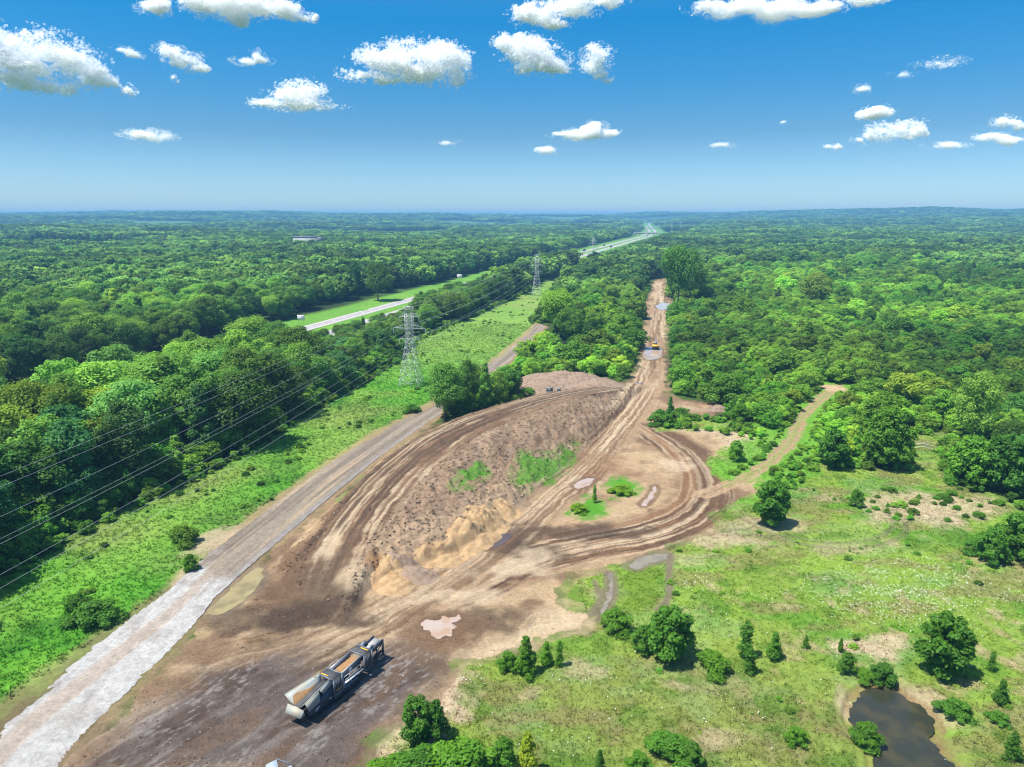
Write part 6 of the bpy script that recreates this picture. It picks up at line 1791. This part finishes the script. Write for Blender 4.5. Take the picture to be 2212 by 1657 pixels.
def bridge():
    BC = paint('bridge_concrete', tuple(alb(206, 200, 190)), .85, dirt_amt=.3, scale=.1)
    DK = paint('bridge_girder', tuple(alb(130, 110, 100)), .8, dirt_amt=.2, scale=.1)
    x, y = 404.0, 2175.0
    z0 = float(far_hills(np.array([x]), np.array([y]))[0])
    t = thing('road_bridge', 'low road bridge crossing over the far highway', 'bridge', (x, y, z0), -.26)
    MB().box((0, 0, 8.2), (74, 10, 1.0)).build('deck', BC, t)
    MB().box((0, -4.2, 7.0), (72, .7, 1.4)).box((0, 4.2, 7.0), (72, .7, 1.4)).build('girder', DK, t)
    for sy in (-4.8, 4.8):
        MB().box((0, sy, 9.2), (74, .3, 1.0)).build('parapet', BC, t)
    for px in (-20, 0, 20):
        MB().box((px, 0, 3.2), (1.2, 8, 6.4)).build('pier', BC, t)
    for px in (-36.6, 36.6):
        MB().box((px, 0, 3.8), (3, 11, 7.6)).build('abutment', BC, t)
bridge()

def vehicle(s, lane, label, rgb, truck=False):
    cum = np.concatenate([[0], np.cumsum(np.linalg.norm(np.diff(HW, axis=0), axis=1))])
    i = int(np.searchsorted(cum, s)); d = HW[i] - HW[i - 1]; d /= np.linalg.norm(d)
    p = HW[i - 1] + d * (s - cum[i - 1]) + np.array([-d[1], d[0]]) * lane
    z = float(far_hills(np.array([p[0]]), np.array([p[1]]))[0]) + .12
    t = thing('truck' if truck else 'car', label, 'truck' if truck else 'car', (p[0], p[1], z), math.atan2(d[1], d[0]) + (math.pi if lane > 0 else 0), 'vehicles on the highway')
    m = paint('body_' + '_'.join(f'{int(c * 99)}' for c in rgb), rgb, .35, dirt_amt=.1)
    gl = paint('vehicle_glass', (.03, .04, .05), .1, dirt_amt=0)
    if truck:
        MB().box((-2.2, 0, 2.35), (11.5, 2.5, 2.8)).build('trailer', m, t); MB().prism([(4.0, .8), (6.4, .8), (6.5, 2.0), (6.0, 3.2), (4.0, 3.3)], -1.2, 1.2).build('cab', m, t)
        MB().plate([(6.58, -1.1, 2.05), (6.58, 1.1, 2.05), (6.14, 1.1, 3.05), (6.14, -1.1, 3.05)], .04).build('windscreen', gl, t); wx_ = (-7, -5.8, 3.2, 5.6); r = .5
    else:
        MB().prism([(-2.3, .4), (2.3, .4), (2.3, .8), (1.2, .95), (.5, 1.5), (-1.5, 1.5), (-2.2, .95)], -.9, .9).build('body', m, t)
        MB().prism([(1.0, 1.0), (.48, 1.44), (-1.42, 1.44), (-1.95, 1.0)], -.92, .92).build('window', gl, t); wx_ = (-1.4, 1.4); r = .33
    for q in wx_:
        for sy in (-1, 1):
            MB().tube([(q, sy * (.82 if not truck else 1.1) - .1, r), (q, sy * (.82 if not truck else 1.1) + .1, r)], r, 12).build('wheel', BLACK, t)
vehicle(1380, 12.5, 'dark truck on the left lanes of the far highway, nearest vehicle', (.05, .05, .06), True)
vehicle(1490, 8.5, 'small dark car following the truck on the far highway', (.06, .06, .08))
vehicle(1600, 12.5, 'dark box truck ahead on the far highway, beyond the car', (.10, .10, .12), True)
vehicle(1430, 7.5, 'white car beside the median of the far highway', (.75, .75, .75))
vehicle(1540, -10.0, 'small dark truck on the right lanes of the far highway', (.08, .05, .05), True)

# fallen timber by the grassy opening
DEADW = paint('dead_wood', (.42, .38, .33), .9, dirt=(.22, .18, .14), dirt_amt=.5, scale=2, bump=.4)
for (x0, y0, x1, y1, r, lab) in ((1966, 963, 2020, 959, .16, 'long pale fallen trunk at the back of the grassy opening'), (1975, 969, 2010, 966, .11, 'shorter dark fallen branch in front of the pale trunk'), (1262, 1343, 1290, 1356, .0, '')):
    if not lab: continue
    a = at(x0, y0); c = at(x1, y1)
    b = MB(); za = zat(a[0], a[1]) + .25; zc = zat(c[0], c[1]) + .35
    mid = (a + c) / 2
    b.tube([(a[0], a[1], za), (mid[0], mid[1] + .3, (za + zc) / 2 + .15), (c[0], c[1], zc)], [r, r * .8, r * .35], 8)
    b.tube([(mid[0], mid[1] + .3, (za + zc) / 2 + .15), (mid[0] + 2.0, mid[1] - 1.6, za), (mid[0] + 3.0, mid[1] - 1.9, za + .2)], [r * .6, r * .4, r * .15], 7)
    tag(b.build('fallen_trunk', DEADW, smooth=True), lab, 'fallen trunk')

# ------------------------------------------------------------------ clouds: drifts of fine white flecks with thin edges
def cloud_mat():
    m, nt = new_mat('cloud_white')
    out = N(nt, 'ShaderNodeOutputMaterial')
    df = N(nt, 'ShaderNodeBsdfDiffuse'); tr = N(nt, 'ShaderNodeBsdfTranslucent'); sh = N(nt, 'ShaderNodeMixShader'); sh.inputs[0].default_value = .5
    for q in (df, tr):
        q.inputs['Color'].default_value = (.99, .99, .99, 1)
    tp = N(nt, 'ShaderNodeBsdfTransparent'); s2 = N(nt, 'ShaderNodeMixShader'); s2.inputs[0].default_value = .25
    nt.links.new(df.outputs[0], sh.inputs[1]); nt.links.new(tr.outputs[0], sh.inputs[2])
    nt.links.new(tp.outputs[0], s2.inputs[1]); nt.links.new(sh.outputs[0], s2.inputs[2]); nt.links.new(s2.outputs[0], out.inputs['Surface'])
    return m
CLOUD = cloud_mat()
def n3(p, seed):
    a = fbm(p[:, 0] + p[:, 1] * .37, p[:, 2] - p[:, 1] * .21, seed, 4)
    b = fbm(p[:, 1] * 1.0 + 5.2, p[:, 2] * .9 + p[:, 0] * .3, seed + 50, 3)
    return .62 * a + .38 * b
def cloud(label, blobs, dens=1.0, seed=1, thin=0.0):
    """blobs: picture x, y and half sizes; set out in space at the height of the cloud base"""
    B = np.array(blobs, float)
    yb = (B[:, 1] + B[:, 3]).max(); xc = B[:, 0].mean()
    d = ray(xc, yb); el = d[2]
    alt = 820.0
    D = (alt - CAM_H) / el
    o = np.array([0, 0, CAM_H]) + d * D
    sc = D * (d @ FWD) / FPX
    rt = np.array([d[1], -d[0], 0]); rt /= np.linalg.norm(rt); fw = np.array([-rt[1], rt[0], 0])
    rg = np.random.default_rng(seed)
    area = float((B[:, 2] * B[:, 3] * 3.14).sum())
    spx = float(np.clip(np.mean(B[:, 3]) * .15, .9, 3.6))
    n = int(area * 18 * dens / spx ** 2) + 900
    w = B[:, 2] * B[:, 3]; k = rg.choice(len(B), n, p=w / w.sum())
    q = rg.normal(size=(n, 3)); q /= np.linalg.norm(q, axis=1)[:, None]; q *= (rg.uniform(0, 1, n) ** (1 / 2.4))[:, None]
    lx = (B[k, 0] - xc) + q[:, 0] * B[k, 2] * 1.12; lz = (yb - B[k, 1]) + q[:, 2] * B[k, 3] * 1.12; ly = q[:, 1] * (B[k, 2] + B[k, 3]) * .5
    rad = np.sqrt((q ** 2).sum(1))
    P = np.stack([lx, ly, lz], 1)
    nz = n3(P / 20.0 + seed * 3.1, 200 + seed); nf = n3(P / 7.0 + seed, 300 + seed)
    dn = 1.12 - rad + (nz - .5) * 2.6 + (nf - .5) * 1.3 - thin
    flat = np.clip((lz + 3) / 6.0, 0, 1)
    keep = rg.uniform(0, 1, n) < sstep(.0, .95, dn) * (.25 + .75 * flat)
    m2 = int(n * .13); k2 = rg.choice(len(B), m2, p=w / w.sum())
    q2 = rg.normal(size=(m2, 3)); q2 /= np.linalg.norm(q2, axis=1)[:, None]; q2 *= rg.uniform(.7, 1.0, m2)[:, None]
    P2 = np.stack([(B[k2, 0] - xc) + q2[:, 0] * B[k2, 2] * 1.5, q2[:, 1] * (B[k2, 2] + B[k2, 3]) * .5, (yb - B[k2, 1]) + q2[:, 2] * B[k2, 3] * 1.45], 1)
    f2 = n3(P2 / 14.0 + seed * 1.7, 400 + seed)
    P = np.vstack([P[keep], P2[rg.uniform(0, 1, m2) < sstep(.46, .66, f2) * .8]]); m = len(P)
    W_ = o[None] + (P[:, 0:1] * rt + P[:, 1:2] * fw + P[:, 2:3] * np.array([0, 0, 1.0])) * sc
    nr = rg.normal(size=(m, 3)); nr /= np.linalg.norm(nr, axis=1)[:, None]
    t = np.cross(nr, rg.normal(size=(m, 3))); t /= np.linalg.norm(t, axis=1)[:, None]; b2 = np.cross(nr, t)
    s = sc * spx * rg.uniform(.6, 1.4, m)
    V = np.stack([W_ - t * s[:, None], W_ - b2 * s[:, None], W_ + t * s[:, None], W_ + b2 * s[:, None]], 1).reshape(-1, 3)
    me = mesh_from('cloud', V - o, np.arange(4 * m).reshape(m, 4), CLOUD)
    ob = link('cloud', me); ob.location = o
    return tag(ob, label, 'cloud', 'fair weather clouds')
CL = [
    ('large white cloud at the left border with a trailing tail', [(10, 90, 28, 32), (35, 130, 45, 45), (115, 120, 62, 40), (165, 140, 55, 35), (70, 150, 80, 28), (40, 178, 70, 20), (120, 190, 60, 14), (205, 160, 32, 22), (238, 172, 20, 10), (262, 185, 16, 12)], 1.0, 0),
    ('wide cloud cut by the upper border, left of the middle', [(440, 15, 34, 26), (500, 22, 60, 28), (560, 12, 70, 22), (610, 22, 45, 18), (520, 50, 22, 14), (655, 36, 25, 9), (678, 30, 8, 9)], 1.0, 0),
    ('small faint cloud beside the wide one at the upper border', [(335, 20, 34, 13), (352, 12, 26, 12)], .9, .1),
    ('small ragged cloud under the left part of the sky', [(265, 110, 22, 7), (288, 118, 18, 7)], .8, .3),
    ('ragged wedge shaped cloud beside the large left one', [(372, 118, 26, 16), (402, 132, 36, 18), (430, 146, 20, 10)], .9, .12),
    ('thin curl of cloud in the upper left sky', [(535, 134, 28, 8), (556, 124, 14, 14), (570, 132, 18, 8)], .7, .3),
    ('tiny wisp under the ragged wedge cloud', [(376, 168, 6, 6), (384, 178, 8, 5)], .7, .02),
    ('oval white cloud low left of the middle with a flat base', [(610, 212, 32, 20), (645, 205, 42, 28), (680, 205, 30, 26), (640, 226, 80, 12), (575, 226, 25, 8)], 1.0, 0),
    ('big bright cloud in the middle with a lower left shelf', [(815, 128, 45, 22), (870, 128, 60, 30), (930, 132, 62, 40), (985, 140, 32, 40), (900, 155, 70, 22), (790, 168, 45, 10), (840, 175, 40, 10), (750, 158, 18, 6)], 1.0, 0),
    ('rounded bright cloud right of the big middle one', [(1090, 96, 24, 16), (1135, 108, 48, 28), (1170, 128, 48, 28), (1205, 146, 28, 14), (1150, 150, 40, 12)], 1.0, 0),
    ('upright cloud right of the rounded bright one', [(1290, 118, 30, 20), (1285, 140, 28, 22), (1300, 162, 20, 12), (1315, 175, 14, 6)], .85, .15),
    ('wide cloud cut by the upper border above the rounded one', [(1130, 30, 32, 18), (1180, 30, 48, 26), (1240, 12, 70, 22), (1300, 6, 44, 16), (1200, 52, 28, 10)], 1.0, 0),
    ('long cloud along the upper border on the right', [(1530, 6, 44, 12), (1600, 14, 62, 20), (1680, 24, 70, 20), (1750, 28, 50, 14), (1790, 28, 20, 10)], 1.0, 0),
    ('cloud edge at the upper border farther right', [(1880, -4, 50, 14)], .9, .05),
    ('flat bottomed cloud low over the highway', [(1215, 290, 30, 6), (1250, 292, 42, 12), (1280, 282, 32, 16), (1315, 290, 24, 8)], 1.0, 0),
    ('little cloud under the flat bottomed one', [(1178, 325, 24, 8)], .85, .1),
    ('lens shaped small cloud low on the left', [(300, 292, 40, 8), (325, 294, 42, 13)], 1.0, 0),
    ('small oval cloud above the bright one at the right', [(1870, 248, 26, 11), (1895, 244, 28, 12)], .95, .05),
    ('small bright cloud at the right, largest of its cluster', [(1905, 285, 34, 18), (1945, 282, 44, 20), (1970, 290, 26, 12)], 1.0, .03),
    ('little ragged cloud left of the small bright one', [(1858, 303, 18, 9)], .8, .15),
    ('little flat cloud right of the small bright cluster', [(2042, 315, 36, 7)], .95, .05),
    ('ragged cloud near the right border, lower one', [(2140, 296, 38, 8), (2180, 305, 34, 10)], .95, .05),
    ('ragged cloud near the right border, upper one', [(2178, 262, 30, 12), (2195, 268, 16, 14)], .9, .1),
    ('faint thin cloud high on the right', [(2028, 136, 42, 11)], .5, .3),
    ('faint sliver of cloud under the thin one on the right', [(1945, 162, 28, 6)], .5, .25),
    ('smallest faint puff left of the right hand slivers', [(1862, 193, 16, 9)], .5, .25),
    ('faint dot of cloud in the lower right sky', [(1690, 264, 13, 6)], .5, .2),
    ('pair of faint puffs low on the right', [(1790, 316, 10, 6), (1808, 317, 10, 7)], .5, .15),
    ('faint streak low in the middle sky', [(970, 309, 24, 6)], .5, .25),
    ('faint streak low right of the flat bottomed cloud', [(1560, 314, 26, 6)], .45, .25),
]
for i, (lab, bl, de, th) in enumerate(CL):
    cloud(lab, bl, de, 11 + i, th)

# ------------------------------------------------------------------ haze
hm, nt = new_mat('haze_air')
ho = N(nt, 'ShaderNodeOutputMaterial'); pv = N(nt, 'ShaderNodeVolumePrincipled')
pv.inputs['Color'].default_value = (.21, .48, .82, 1); pv.inputs['Density'].default_value = .00016; pv.inputs['Anisotropy'].default_value = .0
nt.links.new(pv.outputs[0], ho.inputs['Volume'])
b = MB(); b.box((0, 6500, 45), (33000, 15400, 120))
hz = b.build('haze', hm); tag(hz, 'thin blue summer haze', kind='stuff')
print('objects', len(bpy.data.objects), 'ground', len(gx), 'trees', len(trees), 'young', len(young), 'far', len(far_pts), 'mid', len(mid_pts), 'low', len(low))
